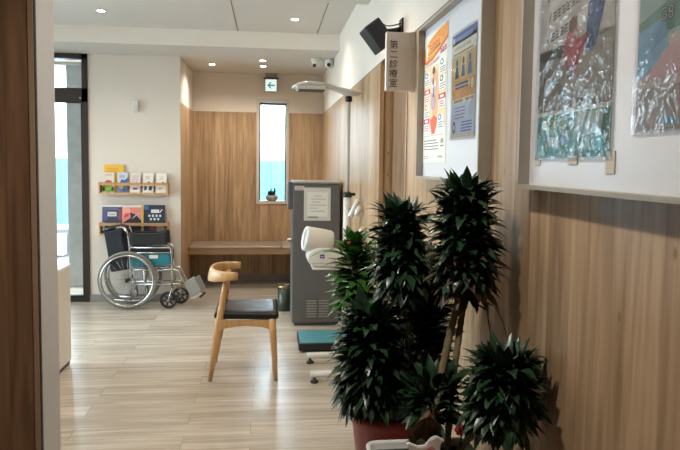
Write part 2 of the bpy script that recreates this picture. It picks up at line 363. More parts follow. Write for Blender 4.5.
# ------------------------------------------------------------------ reception counter
ct = thing('reception_counter', 'low white reception counter beyond the grey partition end', 'counter', (-1.8, 3.6, 0))
MB().rbox(-2.2, -1.367, 2.7, 4.458, .676, .70, .003).build('countertop', pbr('counter_top', hexc('f4f4f2'), .3), ct)
MB().box(-2.18, -1.369, 2.72, 4.452, .03, .676).build('body', pbr('counter_body', hexc('dbd6cb'), .5), ct)
MB().box(-2.17, -1.376, 2.74, 4.445, 0, .03).build('plinth', pbr('plinth', hexc('4a4640'), .5), ct)

# ------------------------------------------------------------------ bench
bn = thing('alcove_bench', 'long built-in wooden bench with padded seat in the back alcove', 'bench', (-.12, 7.2, 0))
MB().box(AL+.002, A-.002, 6.95, 6.975, .392, .452).build('front_rail', BENCHWOOD, bn)
MB().box(AL+.002, A-.002, 6.975, YB-.012, .43, .452).build('seat_board', BENCHWOOD, bn)
MB().box(.26, .28, 7.02, YB-.012, 0, .43).build('leg_panel', BENCHWOOD, bn)
MB().rbox(AL+.004, .148, 6.945, YB-.014, .452, .482, .012).build('seat_cushion', VINYL, bn)
o = MB().rbox(.152, A-.004, 6.945, YB-.014, .452, .482, .012).build('seat_cushion', VINYL2, bn); o['label'] = 'paler end cushion'

# ------------------------------------------------------------------ lights
LENS = pbr('lamp_lens', (1, 1, 1), .5, emit=(1, .93, .82), es=14)
LENSC = pbr('lamp_lens_cool', (1, 1, 1), .5, emit=(1, .96, .9), es=14)
RING = pbr('lamp_ring', hexc('dedbd4'), .5)
def downlight(x, y, z, label, power, col=(1, .92, .82), lens=LENS, spread=155, cam=True):
    t = thing('downlight', label, 'ceiling light', (x, y, z-.012), 'recessed ceiling downlights')
    MB().lathe((x, y, z-.006), [(.028, .0008), (.040, 0), (.042, .003), (.042, .0058)]).build('rim', RING, t)
    MB().lathe((x, y, z-.0075), [(.028, 0), (.028, .0018)]).build('lens', lens, t)
    l = bpy.data.lights.new('downlight_lamp', 'SPOT'); l.energy = power; l.color = col; l.spot_size = math.radians(spread); l.spot_blend = 1.; l.shadow_soft_size = .035
    lo = bpy.data.objects.new('downlight_lamp', l); COL.objects.link(lo); lo.location = (0, 0, -.03); lo.parent = t
    return t
P0 = 27
downlight(-1.324, 5.167, CH, 'recessed downlight in the raised ceiling, left above the wheelchair', P0)
downlight(.206, 5.196, CH, 'recessed downlight in the raised ceiling, right above the grey cabinet', P0*.6)
downlight(-.608, 6.794, SOF, 'recessed downlight in the alcove ceiling nearest its left wall', P0*.6)
downlight(-.07, 6.455, SOF, 'front one of two neighbouring downlights before the exit sign', P0*.5)
downlight(-.07, 6.82, SOF, 'rear one of two neighbouring downlights, close to the exit sign', P0*.5)
downlight(-2.9, 5.167, CH, 'recessed downlight above the glass entrance door side', P0)
downlight(-1.0, 3.3, SOF, 'recessed downlight over the reception floor, left of the chair', P0)
downlight(.1, 3.1, SOF, 'recessed downlight over the floor before the consultation door', P0*.8)
downlight(-.25, 2.25, SOF, 'added fill downlight, out of view over the passage, brightening the room sign', P0*.35)  # added unseen lamp: fills the camera-facing sides of room sign and measuring pole
downlight(-.12, 1.15, SOF, 'recessed downlight overhead beside the near notice board', P0*1.3, col=(1, .95, .88))

def portal(loc, rot, sx, sy):
    l = bpy.data.lights.new('window_portal', 'AREA'); l.shape = 'RECTANGLE'; l.size = sx; l.size_y = sy; l.cycles.is_portal = True
    o = bpy.data.objects.new('window_portal', l); COL.objects.link(o); o.location = loc; o.rotation_euler = rot
portal((XL-.01, 4.35, 1.24), (0, -PI/2, 0), 2.3, 3.5)
portal((-2.26, YW+.10, 1.23), (-PI/2, 0, 0), .95, 2.45)
portal(((HX0+HX1)/2, YB+.18, 1.54), (-PI/2, 0, 0), .36, 1.22)

wd = bpy.data.worlds.new('World'); S.world = wd; wd.use_nodes = True
bg = wd.node_tree.nodes['Background']; bg.inputs[0].default_value = (.80, .91, 1, 1); bg.inputs[1].default_value = 8

# ------------------------------------------------------------------ ceiling fittings
EY = 7.36
ex = thing('exit_sign', 'lit exit sign with a green left arrow hanging under the alcove ceiling', 'sign', (.018, EY, 2.246))
MB().rbox(-.051, .088, EY, EY+.03, 2.246, 2.392, .004).build('housing', pbr('sign_housing', hexc('b9bab8'), .5), ex)
MB().box(-.045, .082, EY-.003, EY+.0005, 2.252, 2.386).build('face', pbr('sign_face', (.45, .52, .52), .4, emit=(.82, 1, 1), es=.45), ex)
MB().prism([(-.034+.010, 2.319), (.008, 2.354), (.026, 2.354), (.004, 2.327), (.064, 2.327), (.064, 2.311), (.004, 2.311), (.026, 2.284), (.008, 2.284)], 'Y', EY-.0055, EY-.003).build('arrow', pbr('sign_green', hexc('0a8f76'), .4, emit=hexc('0fae90'), es=.22), ex)
MB().rbox(-.070, .106, EY-.004, EY+.034, 2.392, 2.412, .003).build('bracket', pbr('bracket_dark', hexc('4d4b49'), .5), ex)
MB().box(-.05, .086, EY+.004, EY+.026, 2.412, SOF).build('mount', pbr('mount_grey', hexc('7c7a76'), .5), ex)

def cctv(x, y, look, label):
    t = thing('dome_camera', label, 'security camera', (x, y, SOF-.09), 'white ceiling security cameras')
    MB().lathe((x, y, SOF-.045), [(.040, 0), (.047, .008), (.047, .044)], 28).build('mount', PLWHITE, t)
    b = MB(); b.smooth = True
    bm = bmesh.new(); bmesh.ops.create_uvsphere(bm, u_segments=24, v_segments=16, radius=.040); bmesh.ops.translate(bm, verts=bm.verts, vec=(x, y, SOF-.056)); b.frombm(bm); b.build('head', PLWHITE, t)
    dv = Vector(look).normalized(); c0 = Vector((x, y, SOF-.056))
    MB().tube([c0+dv*.030, c0+dv*.0425], .019, 20).build('lens', BLACK, t)
    return t
cctv(.461, 6.257, (-.5, -.8, -.45), 'white dome security camera on the alcove ceiling, the one further from the right wall')
cctv(.590, 6.25, (-.12, -1, -.2), 'white dome security camera on the alcove ceiling, close against the right wall')

t = thing('wall_sensor', 'small white sensor box high on the wall above the book racks', 'sensor', (-1.315, YW, 1.92))
MB().rbox(-1.343, -1.288, YW-.03, YW-.0, 1.905, 2.018, .010).build('casing', PLWHITE, t)
MB().rbox(-1.335, -1.296, YW-.034, YW-.029, 1.922, 1.965, .002).build('lens_window', pbr('sensor_lens', hexc('cfcabd'), .3), t)

# ------------------------------------------------------------------ consultation room sign
sg = thing('room_sign', 'white projecting room sign with vertical black characters beside the doorway', 'sign', (.575, 2.75, 1.745))
MB().rbox(.512, .622, 2.735, 2.765, 1.745, 2.003, .003).build('panel', pbr('sign_panel', hexc('e6ddd6'), .4), sg)
MB().box(.622, .641, 2.73, 2.77, 1.742, 2.004).build('wall_mount', pbr('sign_mount', hexc('e4ded4'), .4), sg)
for i, ch_ in enumerate('第二診療室'):
    M = Matrix.Translation((.545, 2.7338, 1.944-i*.042)) @ Matrix.Rotation(PI/2, 4, 'X')
    MB().text(ch_, .040, M).build('character', pbr('sign_ink', hexc('1f1c1d'), .6), sg)

# ------------------------------------------------------------------ loudspeaker
sp = thing('loudspeaker', 'black box loudspeaker tilted on a bracket high on the right wall', 'speaker', (.52, 2.98, 1.94))
M = Matrix.Translation((.513, 2.99, 2.032)) @ Matrix.Rotation(math.radians(-38), 4, 'Y') @ Matrix.Rotation(math.radians(12), 4, 'Z')
MB().rbox(-.045, .045, -.045, .050, -.067, .067, .006, M=M).build('cabinet', BLACK, sp)
MB().rbox(-.040, .040, -.052, -.044, -.062, .062, .004, M=M).build('grille', pbr('speaker_cloth', hexc('34363b'), .8, bump=.6, bscale=900), sp)
MB().rbox(-.006, .006, -.0535, -.051, -.057, -.049, .0005, M=M).build('badge', CHROME, sp)
bk = MB().tube([(.545, 3.02, 2.062), (.60, 3.02, 2.070), (.636, 3.02, 2.074)], [.012, .011, .016]).box(.633, .6405, 2.985, 3.055, 2.035, 2.125)
bk.rbox(.535, .560, 3.0, 3.04, 2.045, 2.085, .005); bk.build('bracket', BLACK, sp)
MB().tube(bez((.53, 3.02, 2.110), (.56, 3.02, 2.085), (.58, 3.02, 2.085), (.634, 3.02, 2.105)), .003, 6).build('cable', BLACK, sp)
MB().lathe((.548, 2.994, 2.073), [(.0, 0), (.006, .001), (.006, .008)], 12, 'Y').build('screw', CHROME, sp)

# ------------------------------------------------------------------ notice boards
def board(name, label, y0, y1, z0, z1, far=True):
    """tray-like board: y0 far end, y1 near end; rim 40 mm proud of the wall"""
    t = thing(name, label, 'notice board', (A, (y0+y1)/2, z0))
    MB().box(A-.012, A-.0005, y1+.006, y0-.006, z0+.006, z1-.006).build('board_panel', BOARDW, t)
    f = MB(); r = .009; x0 = A-.040
    f.box(x0, A-.0005, y1, y0, z0, z0+r).box(x0, A-.0005, y1, y0, z1-r, z1).box(x0, A-.0005, y0-r, y0, z0+r, z1-r).box(x0, A-.0005, y1, y1+r, z0+r, z1-r)
    f.build('board_frame', BOARDF, t)
    return t
board('notice_board', 'framed white notice board holding two health posters, beside the room sign', 2.512, 1.742, 1.364, 1.968)
board('notice_board', 'framed white notice board holding plastic-wrapped posters, nearest the camera', 1.456, .36, 1.366, 2.10)

FLAT = {}
def flat(h, rough=.6):
    k = (h, rough)
    if k not in FLAT: FLAT[k] = pbr('print_'+h+str(rough), hexc(h), rough)
    return FLAT[k]
class Sheet:
    """a printed sheet on a plane; O origin (bottom left), U and V full-size edge vectors, N towards the viewer"""
    def __init__(s, O, U, V, N): s.O, s.U, s.V, s.N = map(Vector, (O, U, V, N)); s.mb = MB(); s.k = 1; s.ar = s.V.length/s.U.length
    def P(s, u, v, k): return s.O+s.U*u+s.V*v+s.N*(.00022*k)
    def base(s, col, th=.001):
        s.mb.mat(flat(col)); a = [s.P(u, v, 0) for u, v in ((0, 0), (1, 0), (1, 1), (0, 1))]; b = [p-s.N*th for p in a]
        s.mb.add(a+b, [(0,1,2,3),(7,6,5,4),(0,4,5,1),(1,5,6,2),(2,6,7,3),(3,7,4,0)]); return s
    def poly(s, col, pts, k=None):
        s.mb.mat(flat(col)); k = k or s.k; s.mb.add([s.P(u, v, k) for u, v in pts], [tuple(range(len(pts)))]); return s
    def rect(s, col, u0, v0, u1, v1, k=None): return s.poly(col, [(u0, v0), (u1, v0), (u1, v1), (u0, v1)], k)
    def oval(s, col, u, v, ru, rv, k=None, n=20): return s.poly(col, [(u+ru*math.cos(2*PI*i/n), v+rv*math.sin(2*PI*i/n)) for i in range(n)], k)
    def lines(s, col, u0, v0, u1, v1, n, fill=.45, k=None, jag=.2):
        h = (v1-v0)/n
        for i in range(n):
            s.rect(col, u0, v0+i*h, u1-(u1-u0)*rnd(0, jag), v0+i*h+h*fill, k)
    def glyphs(s, col, u0, v0, n, w, h, gap=.3, k=None, dv=0.):
        """illegible little characters: each a few strokes"""
        for i in range(n):
            a = u0+i*w*(1+gap); b = v0+i*dv
            s.rect(col, a, b+h*.8, a+w, b+h, k); s.rect(col, a+w*.1, b+h*.42, a+w*.9, b+h*.56, k); s.rect(col, a, b, a+w, b+h*.15, k)
            s.rect(col, a+w*.42, b, a+w*.58, b+h, k); 
            if i % 2: s.rect(col, a+w*.05, b, a+w*.2, b+h*.6, k)
            else: s.rect(col, a+w*.8, b+h*.1, a+w*.95, b+h*.6, k)

def poster(name, label, y0, y1, z0, z1, x=A-.0135, cat='poster'):
    return Sheet((x, y0, z0), (0, y1-y0, 0), (0, 0, z1-z0), (-1, 0, 0))

# poster with the orange heading
s = poster('', '', 2.508, 2.172, 1.428, 1.930)
s.base('efe9dd')
s.k = 1
s.rect('f3d9a8', .03, .27, .97, .74)
s.poly('f0b48a', [(.45, .30), (.62, .30), (.70, .52), (.60, .70), (.40, .70), (.36, .5)], 2)
s.poly('d8583c', [(0, .80), (.12, .775), (.4, .79), (.75, .84), (1, .885), (1, 1), (.6, .985), (.25, .95), (.05, .90), (0, .87)], 2)
s.poly('ef9a3c', [(.0, .815), (.12, .79), (.4, .805), (.75, .855), (1, .905), (1, 1), (.6, .985), (.25, .95), (.05, .90), (.0, .87)], 3)
s.poly('f4b155', [(.1, .83), (.4, .82), (.72, .86), (.85, .91), (.6, .94), (.3, .92), (.12, .88)], 4)
s.glyphs('e0485a', .27, .865, 5, .075, .045, .18, 5, .003)
s.poly('5c3f2a', [(.22, .838), (.72, .872), (.72, .880), (.22, .846)], 5)
s.poly('fbf7ec', [(.12, .83), (.17, .83), (.19, .90), (.15, .92), (.10, .90)], 5); s.oval('fbf7ec', .14, .822, .03, .012, 5)
s.glyphs('d8425c', .72, .80, 3, .075, .035, .15, 5, .004)
s.glyphs('e79a76', .12, .748, 8, .06, .02, .2, 5, .003)
s.oval('7d4a36', .47, .70, .06, .030, 5); s.poly('e8b9a0', [(.40, .55), (.56, .55), (.60, .64), (.52, .68), (.42, .68), (.36, .64)], 5)
s.oval('efe6e0', .47, .58, .11, .055, 6); s.oval('a8545a', .46, .62, .04, .03, 7); s.oval('c9b8c4', .50, .56, .05, .03, 7)
s.oval('b8b0b4', .47, .46, .10, .06, 5); s.oval('d9a8ae', .47, .46, .06, .04, 6); s.poly('566f9e', [(.44, .50), (.50, .50), (.49, .57), (.45, .57)], 8)
for (u, v, c1, hc) in ((.06, .61, '3f78b0', 0), (.70, .66, '4c8a9a', 0), (.06, .48, 'cf4a44', 1), (.70, .54, '4f6b54', 0), (.06, .36, 'd29b3a', 0), (.70, .41, 'd0473c', 1), (.06, .25, 'd84b80', 1), (.66, .26, '6b74a8', 0)):
    s.rect('f8f4ec', u, v-.01, u+.26, v+.095, 6)
    if hc: s.rect(c1, u, v+.055, u+.26, v+.095, 7); s.rect('f8f4ec', u+.06, v+.066, u+.2, v+.084, 8)
    else: s.oval(c1, u+.10, v+.075, .07, .022, 7); s.oval('f8f4ec', u+.10, v+.075, .04, .012, 8)
    s.lines(c1 if hc else '7e8894', u+.03, v, u+.24, v+.05, 3, .4, 8)
s.poly('ea6c46', [(.42, .22), (.55, .22), (.66, .33), (.50, .36), (.34, .33)], 4)
s.rect('c6c0b8', .05, .205, .9, .21, 2); s.lines('6f7684', .08, .10, .74, .19, 4, .3, 2); s.oval('a7a3a2', .86, .16, .06, .02, 2); s.rect('4d4d52', .8, .12, .92, .128, 2)
s.lines('9c9a98', .08, .03, .3, .06, 2, .3, 2); s.lines('9c9a98', .7, .04, .92, .06, 1, .5, 2)
po = s.mb.build('health_poster', base=(A-.0135, 2.34, 1.428), normals=False)
tag(po, 'tall poster with orange heading and body diagram on the far notice board', 'poster')

# poster with the blue heading in a clear sleeve
t = thing('health_poster', 'smaller poster with blue heading and lower pale blue half in clear sleeve', 'poster', (A-.0135, 1.986, 1.512))
s = poster('', '', 2.112, 1.860, 1.512, 1.858)
s.base('e9dcc0'); s.rect('f0e6d0', 0, .80, 1, .93, 1); s.poly('4a5f9e', [(0, .90), (1, .90), (1, 1), (0, 1)], 1); s.rect('7f93c8', .12, .925, .85, .965, 2); s.oval('dfe6f4', .07, .95, .04, .03, 2)
s.glyphs('8a7d6a', .1, .845, 12, .045, .025, .3, 2); s.lines('5c5448', .06, .80, .95, .825, 1, .5, 2)
s.rect('e2b069', .0, .42, 1, .79, 1)
for k, (u, cc) in enumerate(((.12, 'b9c4a0'), (.39, 'f0c890'), (.66, 'b8a88f'))):
    s.rect(cc, u, .56, u+.22, .78, 2); s.oval('4a3a30', u+.11, .72, .045, .035, 3); s.poly(('2f3a3c', '4a5f8a', '5a6ea0')[k], [(u+.03, .57), (u+.19, .57), (u+.16, .68), (u+.06, .68)], 3)
s.rect('d98e34', .06, .37, .98, .54, 2); s.rect('e7c07c', .1, .46, .8, .53, 3); s.rect('3d4a7c', .16, .495, .72, .52, 4); s.rect('3d4a7c', .16, .462, .72, .483, 4); s.oval('e9dcc0', .88, .48, .05, .05, 4)
s.rect('8b7d45', .12, .335, .5, .36, 2); s.rect('8b7d45', .62, .335, .95, .36, 2)
s.rect('b7c9dc', .02, .03, .98, .325, 1); s.lines('5c6f96', .15, .18, .62, .31, 4, .35, 2); s.oval('c9b0a8', .83, .25, .07, .07, 2); s.oval('9fb6d6', .83, .25, .04, .04, 3)
s.oval('33406a', .15, .10, .07, .06, 2); s.oval('e9dcc0', .15, .10, .035, .03, 3); s.lines('4a66ac', .45, .05, .95, .16, 4, .5, 2); s.rect('e0c9a0', .0, 0, 1, .03, 2)
s.mb.build('printed_sheet', parent=t, normals=False)
def film(y0, y1, z0, z1, x, amp, ny=24, nz=30, sd=1):
    rr = random.Random(sd); ph = [(rr.uniform(8, 60), rr.uniform(8, 60), rr.uniform(0, 6), rr.uniform(.2, 1)) for _ in range(14)]
    m = MB(); m.smooth = True
    for i in range(nz+1):
        for j in range(ny+1):
            y = y0+(y1-y0)*j/ny; z = z0+(z1-z0)*i/nz
            e = min(1, 5*min(i/nz, 1-i/nz, j/ny, 1-j/ny)+.1)
            d = sum(a*abs(math.sin(p*y+q*z+r)) for p, q, r, a in ph)/6*amp*e
            m.v.append((x-d, y, z))
    for i in range(nz):
        for j in range(ny): a = i*(ny+1)+j; m.face((a, a+1, a+ny+2, a+ny+1))
    return m
SLEEVE = film_mat('clear_sleeve', (1, 1, 1), .03, .1, 25)
CRINKLE = film_mat('crinkled_plastic', (1, 1, 1), .13, .55, 26, rough=.06, fk=.5)
o = film(2.118, 1.852, 1.505, 1.866, A-.0155, .0015).build('plastic_sleeve', SLEEVE, t, normals=False)

# near board, wrapped poster with the family
t = thing('wrapped_poster', 'crinkled plastic-wrapped poster with green lower band, a child in red and blue trousers', 'poster', (A-.0135, 1.25, 1.44))
s = Sheet((A-.0135, 1.405, 1.440), (0, -.315, 0), (0, 0, .60), (-1, 0, 0))
s.base('cfc9c0'); s.rect('c6c0b8', 0, .36, 1, 1, 1); s.rect('7f7565', 0, .17, 1, .40, 1)
s.poly('6c6152', [(0, .17), (.5, .17), (.3, .30), (.0, .38)], 2); s.poly('9a9284', [(.3, .22), (1, .18), (1, .40), (.55, .36)], 2)
s.rect('3f7f6c', 0, 0, 1, .155, 2); s.rect('c9d6cc', 0, .155, 1, .163, 2); s.rect('5a9684', .02, .02, .98, .07, 3)
for i in range(3): s.glyphs('b7b83c', .10+i*.13, .105, 1, .09, .032, 0, 4)
s.rect('2f6a58', .07, .095, .52, .100, 4)
s.oval('5a8ec4', .42, .06, .07, .016, 5); s.poly('cfd8d4', [(.2, .04), (.26, .04), (.27, .075), (.19, .075)], 5); s.poly('e7dfd6', [(.30, .035), (.34, .035), (.34, .08), (.30, .08)], 5)
s.poly('a8b8b0', [(.55, .06), (.9, .08), (.92, .15), (.6, .15)], 5)
for i, (u, v) in enumerate(((.14, .505), (.12, .430), (.12, .58), (.12, .66), (.12, .74))):
    s.glyphs('5f5c58', u+.06, v, 6, .055, .030, .18, 3, .004); s.poly('5f5c58', [(u-.01, v), (u+.01, v+.002), (u+.035, v+.03), (u+.02, v+.03)], 3)
# adult trousers, child
s.poly('36507f', [(.66, .355), (.72, .345), (.80, .40), (.92, .52), (.95, .62), (.93, .78), (.76, .78), (.72, .60)], 4)
s.poly('2b416c', [(.72, .345), (.80, .36), (.88, .47), (.80, .42)], 5); s.poly('c9b8a8', [(.78, .78), (.93, .78), (.92, .86), (.80, .86)], 4)
s.oval('6a4c40', .50, .455, .055, .030, 5); s.poly('a83a40', [(.42, .315), (.58, .315), (.62, .36), (.72, .40), (.70, .415), (.58, .40), (.57, .44), (.44, .44), (.36, .38)], 4)
s.poly('7a2c34', [(.44, .275), (.50, .275), (.52, .32), (.43, .32)], 4); s.poly('b26a5c', [(.53, .28), (.57, .275), (.58, .315), (.53, .315)], 5)
s.mb.build('printed_sheet', parent=t, normals=False)
film(1.418, 1.080, 1.434, 2.045, A-.016, .0045, 60, 90, 5).build('plastic_wrap', CRINKLE, t, normals=False)
TAPE = pbr('paper_tape', hexc('cfc6b4'), .6)
for q in ((1.07, 1.10, 1.408, 1.45), (1.21, 1.25, 1.424, 1.442), (1.385, 1.412, 1.422, 1.444)): MB().box(A-.0145, A-.0125, *q).build('tape', TAPE, t)

t = thing('wrapped_poster', 'pastel green and pink poster in loose clear plastic, cut off by the photo edge', 'poster', (A-.0135, .86, 1.49))
s = Sheet((A-.0135, 1.012, 1.482), (0, -.32, 0), (0, 0, .50), (-1, 0, 0))
s.base('c4bdb6'); s.rect('9fb8b4', 0, .30, 1, 1, 1); s.poly('6f9688', [(0, .36), (.3, .42), (.8, .46), (1, .60), (1, .50), (.5, .32), (0, .30)], 2); s.poly('86aeca', [(0, .17), (.28, .22), (.22, .36), (0, .33)], 3)
s.poly('c9a5a8', [(.05, .16), (1, .20), (1, .33), (.6, .30), (.25, .26)], 4); s.rect('a9a29c', 0, 0, 1, .14, 2); s.oval('b59a98', .6, .08, .3, .05, 3); s.poly('9fc0cc', [(0, .44), (1, .62), (1, .78), (0, .52)], 2)
s.poly('7fa2c8', [(.22, .015), (.34, .02), (.33, .04), (.22, .035)], 5)
M = Matrix.Translation((A-.0148, .937, 1.664)) @ Matrix(((0, 0, -1, 0), (-1, 0, 0, 0), (0, 1, 0, 0), (0, 0, 0, 1)))
s.mb.mat(flat('4f5658')).text('G8', .030, M, bold=.0012); s.mb.mat(flat('b4c4c0')).text('G8', .030, Matrix.Translation((-.0004, 0, 0)) @ M, bold=-.0004)
s.mb.build('printed_sheet', parent=t, normals=False)
film(1.022, .68, 1.476, 1.99, A-.016, .0045, 60, 80, 9).build('plastic_wrap', film_mat('loose_plastic', (1, 1, 1), .08, .45, 16, fk=.4, rough=.1), t, normals=False)

# ------------------------------------------------------------------ booklet racks
def rack(name, label, zb, zr, X0=-1.662, X1=-.998):
    t = thing(name, label, 'book rack', ((X0+X1)/2, YW, zb)); y0 = 6.315
    MB().box(X0+.012, X1-.012, y0, YW-.001, zb, zb+.018).build('shelf_board', SHELFOAK, t)
    MB().box(X0, X1, y0-.012, y0, zr-.013, zr+.014).build('front_rail', SHELFOAK, t)
    for a in (X0, X1-.012):
        MB().box(a, a+.012, y0, YW-.001, zb, zr+.014).build('side_panel', SHELFOAK, t)
    MB().box(X0+.012, X1-.012, YW-.008, YW-.001, zb+.06, zb+.10).build('back_rail', SHELFOAK, t)
rack('booklet_rack', 'pale wood wall rack holding a row of small booklets, the upper one', 1.087, 1.190)
rack('magazine_rack', 'pale wood wall rack holding three dark magazines, behind the wheelchair', .680, .790)

def booklet(name, label, cat, x0, x1, z0, z1, cover, draw, group, yb=6.332, yt=6.366, th=.008):
    V = Vector((0, yt-yb, z1-z0)); U = Vector((x1-x0, 0, 0)); Nn = U.cross(V).normalized()
    s = Sheet((x0, yb, z0), U, V, Nn); s.base(cover, th); s.mb.m[1:6] = [0]*5
    s.mb.mat(flat('e9e4d8')); k = s.mb.mats.index(flat('e9e4d8')); s.mb.m[3] = k; s.mb.m[4] = k
    draw(s); o = s.mb.build(name, base=((x0+x1)/2, yb, z0), normals=False); tag(o, label, cat, group); return o
G1 = 'booklets on the upper wall rack'; G2 = 'magazines on the lower wall rack'
def d1(s): s.rect('d9cfc0', 0, .0, 1, 1, 1); s.glyphs('b06a50', .2, .84, 5, .1, .06, .25, 2); s.oval('c24a3c', .5, .52, .3, .09, 2); s.oval('6f9a3a', .5, .2, .46, .2, 3); s.oval('9cbf3a', .5, .24, .3, .14, 4); s.oval('3f5f38', .12, .15, .12, .12, 4); s.oval('3f5f38', .88, .15, .12, .12, 4)
def d2(s): s.rect('c8cbd0', 0, 0, 1, 1, 1); s.lines('6b7fa8', .2, .72, .8, .9, 3, .5, 2); s.poly('4a6aa0', [(.15, .4), (.6, .38), (1, .42), (1, .75), (.7, .62), (.4, .66)], 2); s.rect('5f7196', 0, 0, 1, .34, 2); s.oval('c9b06a', .4, .28, .25, .10, 3); s.oval('38507c', .7, .12, .2, .08, 3)
def d3(s): s.rect('ddd2cc', 0, 0, 1, 1, 1); s.lines('c08f8f', .12, .55, .9, .9, 4, .35, 2); s.oval('8f4a44', .6, .45, .13, .06, 2); s.rect('6e3c4a', .3, .14, .7, .24, 2)
def d4(s): s.rect('e0dbd2', 0, 0, 1, 1, 1); s.lines('b5948c', .2, .68, .7, .88, 3, .35, 2); s.oval('c4544c', .55, .5, .14, .07, 2); s.poly('4b4f5c', [(.1, .1), (.35, .12), (.4, .3), (.15, .36)], 2); s.poly('4b4f5c', [(.55, .12), (.85, .1), (.9, .32), (.6, .34)], 2)
def d5(s): s.rect('e2dccf', 0, 0, 1, 1, 1); s.lines('a89f94', .3, .66, .7, .86, 3, .35, 2); s.oval('8c3f44', .66, .48, .16, .07, 2); s.oval('5a5560', .62, .50, .07, .04, 3); s.oval('c9b9ac', .4, .2, .2, .08, 2)
def d6(s): s.rect('e5b53a', 0, 0, 1, 1, 1); s.lines('c98a2c', .12, .72, .8, .92, 3, .4, 2); s.oval('dfe3d8', .25, .62, .12, .06, 2)
zb1 = 1.106
booklet('booklet', 'booklet with a green creature and red spot, first from the left on the upper rack', 'booklet', -1.632, -1.520, zb1, 1.302, 'd9cfc0', d1, G1)
booklet('booklet', 'blue and white booklet, second from the left on the upper rack', 'booklet', -1.492, -1.393, zb1, 1.302, 'c8cbd0', d2, G1)
booklet('booklet', 'pale pink booklet with several text lines, middle of the upper rack', 'booklet', -1.368, -1.268, zb1, 1.302, 'ddd2cc', d3, G1)
booklet('booklet', 'white booklet with two dark figures, beside the rightmost booklet', 'booklet', -1.244, -1.143, zb1, 1.300, 'e0dbd2', d4, G1)
booklet('booklet', 'cream booklet at the right end of the upper rack', 'booklet', -1.118, -1.016, zb1, 1.300, 'e2dccf', d5, G1)
booklet('booklet', 'yellow booklet standing taller behind the booklets of the upper rack', 'booklet', -1.625, -1.434, zb1, 1.378, 'e5b53a', d6, G1, 6.370, 6.385, .005)
def m1(s): s.rect('3c3a50', 0, 0, 1, 1, 1); s.rect('d8d2cc', 0, .93, 1, 1, 2); s.lines('8a86a4', .05, .83, .95, .91, 2, .4, 2); s.poly('54527a', [(0, .4), (.3, .5), (.25, .9), (0, .85)], 2); s.poly('7a4a60', [(.8, .5), (1, .45), (1, .85), (.86, .8)], 2); s.rect('d6d3d0', .28, .60, .74, .76, 3); s.glyphs('4a4a55', .34, .64, 5, .05, .06, .3, 4); s.poly('23222c', [(.05, 0), (.7, 0), (.6, .3), (.1, .32)], 3); s.rect('c7c3bc', .02, .1, .14, .38, 4)
def m2(s): s.rect('d98274', 0, 0, 1, 1, 1); s.rect('dcd0c4', 0, .92, 1, 1, 2); s.poly('e9a08a', [(0, .5), (.5, .7), (.3, .95), (0, .9)], 2); s.poly('23202a', [(.1, .4), (.45, .55), (.4, .75), (.7, .66), (1, .45), (1, 0), (0, 0), (0, .34)], 3); s.poly('c94a44', [(.05, .55), (.3, .6), (.4, .72), (.15, .7)], 3); s.poly('c8b6b0', [(.5, .5), (.9, .72), (.94, .76), (.6, .6)], 4); s.poly('4f6ba0', [(.2, .1), (.5, .14), (.46, .3), (.22, .3)], 4)
def m3(s):
    s.rect('222a3a', 0, 0, 1, 1, 1); s.rect('3d6498', 0, .84, .22, .96, 2); s.rect('d6d6d6', .34, .72, .72, .84, 2); s.poly('d6d6d6', [(.72, .74), (.84, .86), (.88, .84), (.76, .72)], 2)
    for i in range(4): s.oval('cfd3d4', .26+i*.17, .62, .055, .045, 2)
    for i in range(3): s.oval('cfd3d4', .34+i*.17, .50, .055, .045, 2)
    s.oval('7a4a50', .5, .2, .25, .1, 2); s.rect('9a8f84', .62, .04, .98, .3, 3)
booklet('magazine', 'dark violet magazine with a white label box, left on the lower rack', 'magazine', -1.640, -1.455, .699, .978, '3c3a50', m1, G2)
booklet('magazine', 'magazine with a salmon cover and black shape, middle of the lower rack', 'magazine', -1.448, -1.262, .699, .978, 'd98274', m2, G2)
booklet('magazine', 'dark blue magazine with rows of white dots, right on the lower rack', 'magazine', -1.240, -1.032, .699, .980, '222a3a', m3, G2)
o = booklet('magazine', 'yellow-edged magazine showing only its spine beside the dark blue magazine', 'magazine', -1.262, -1.243, .699, .976, 'd0b04a', lambda s: s.rect('c9a83c', .2, 0, .9, 1, 1), G2)

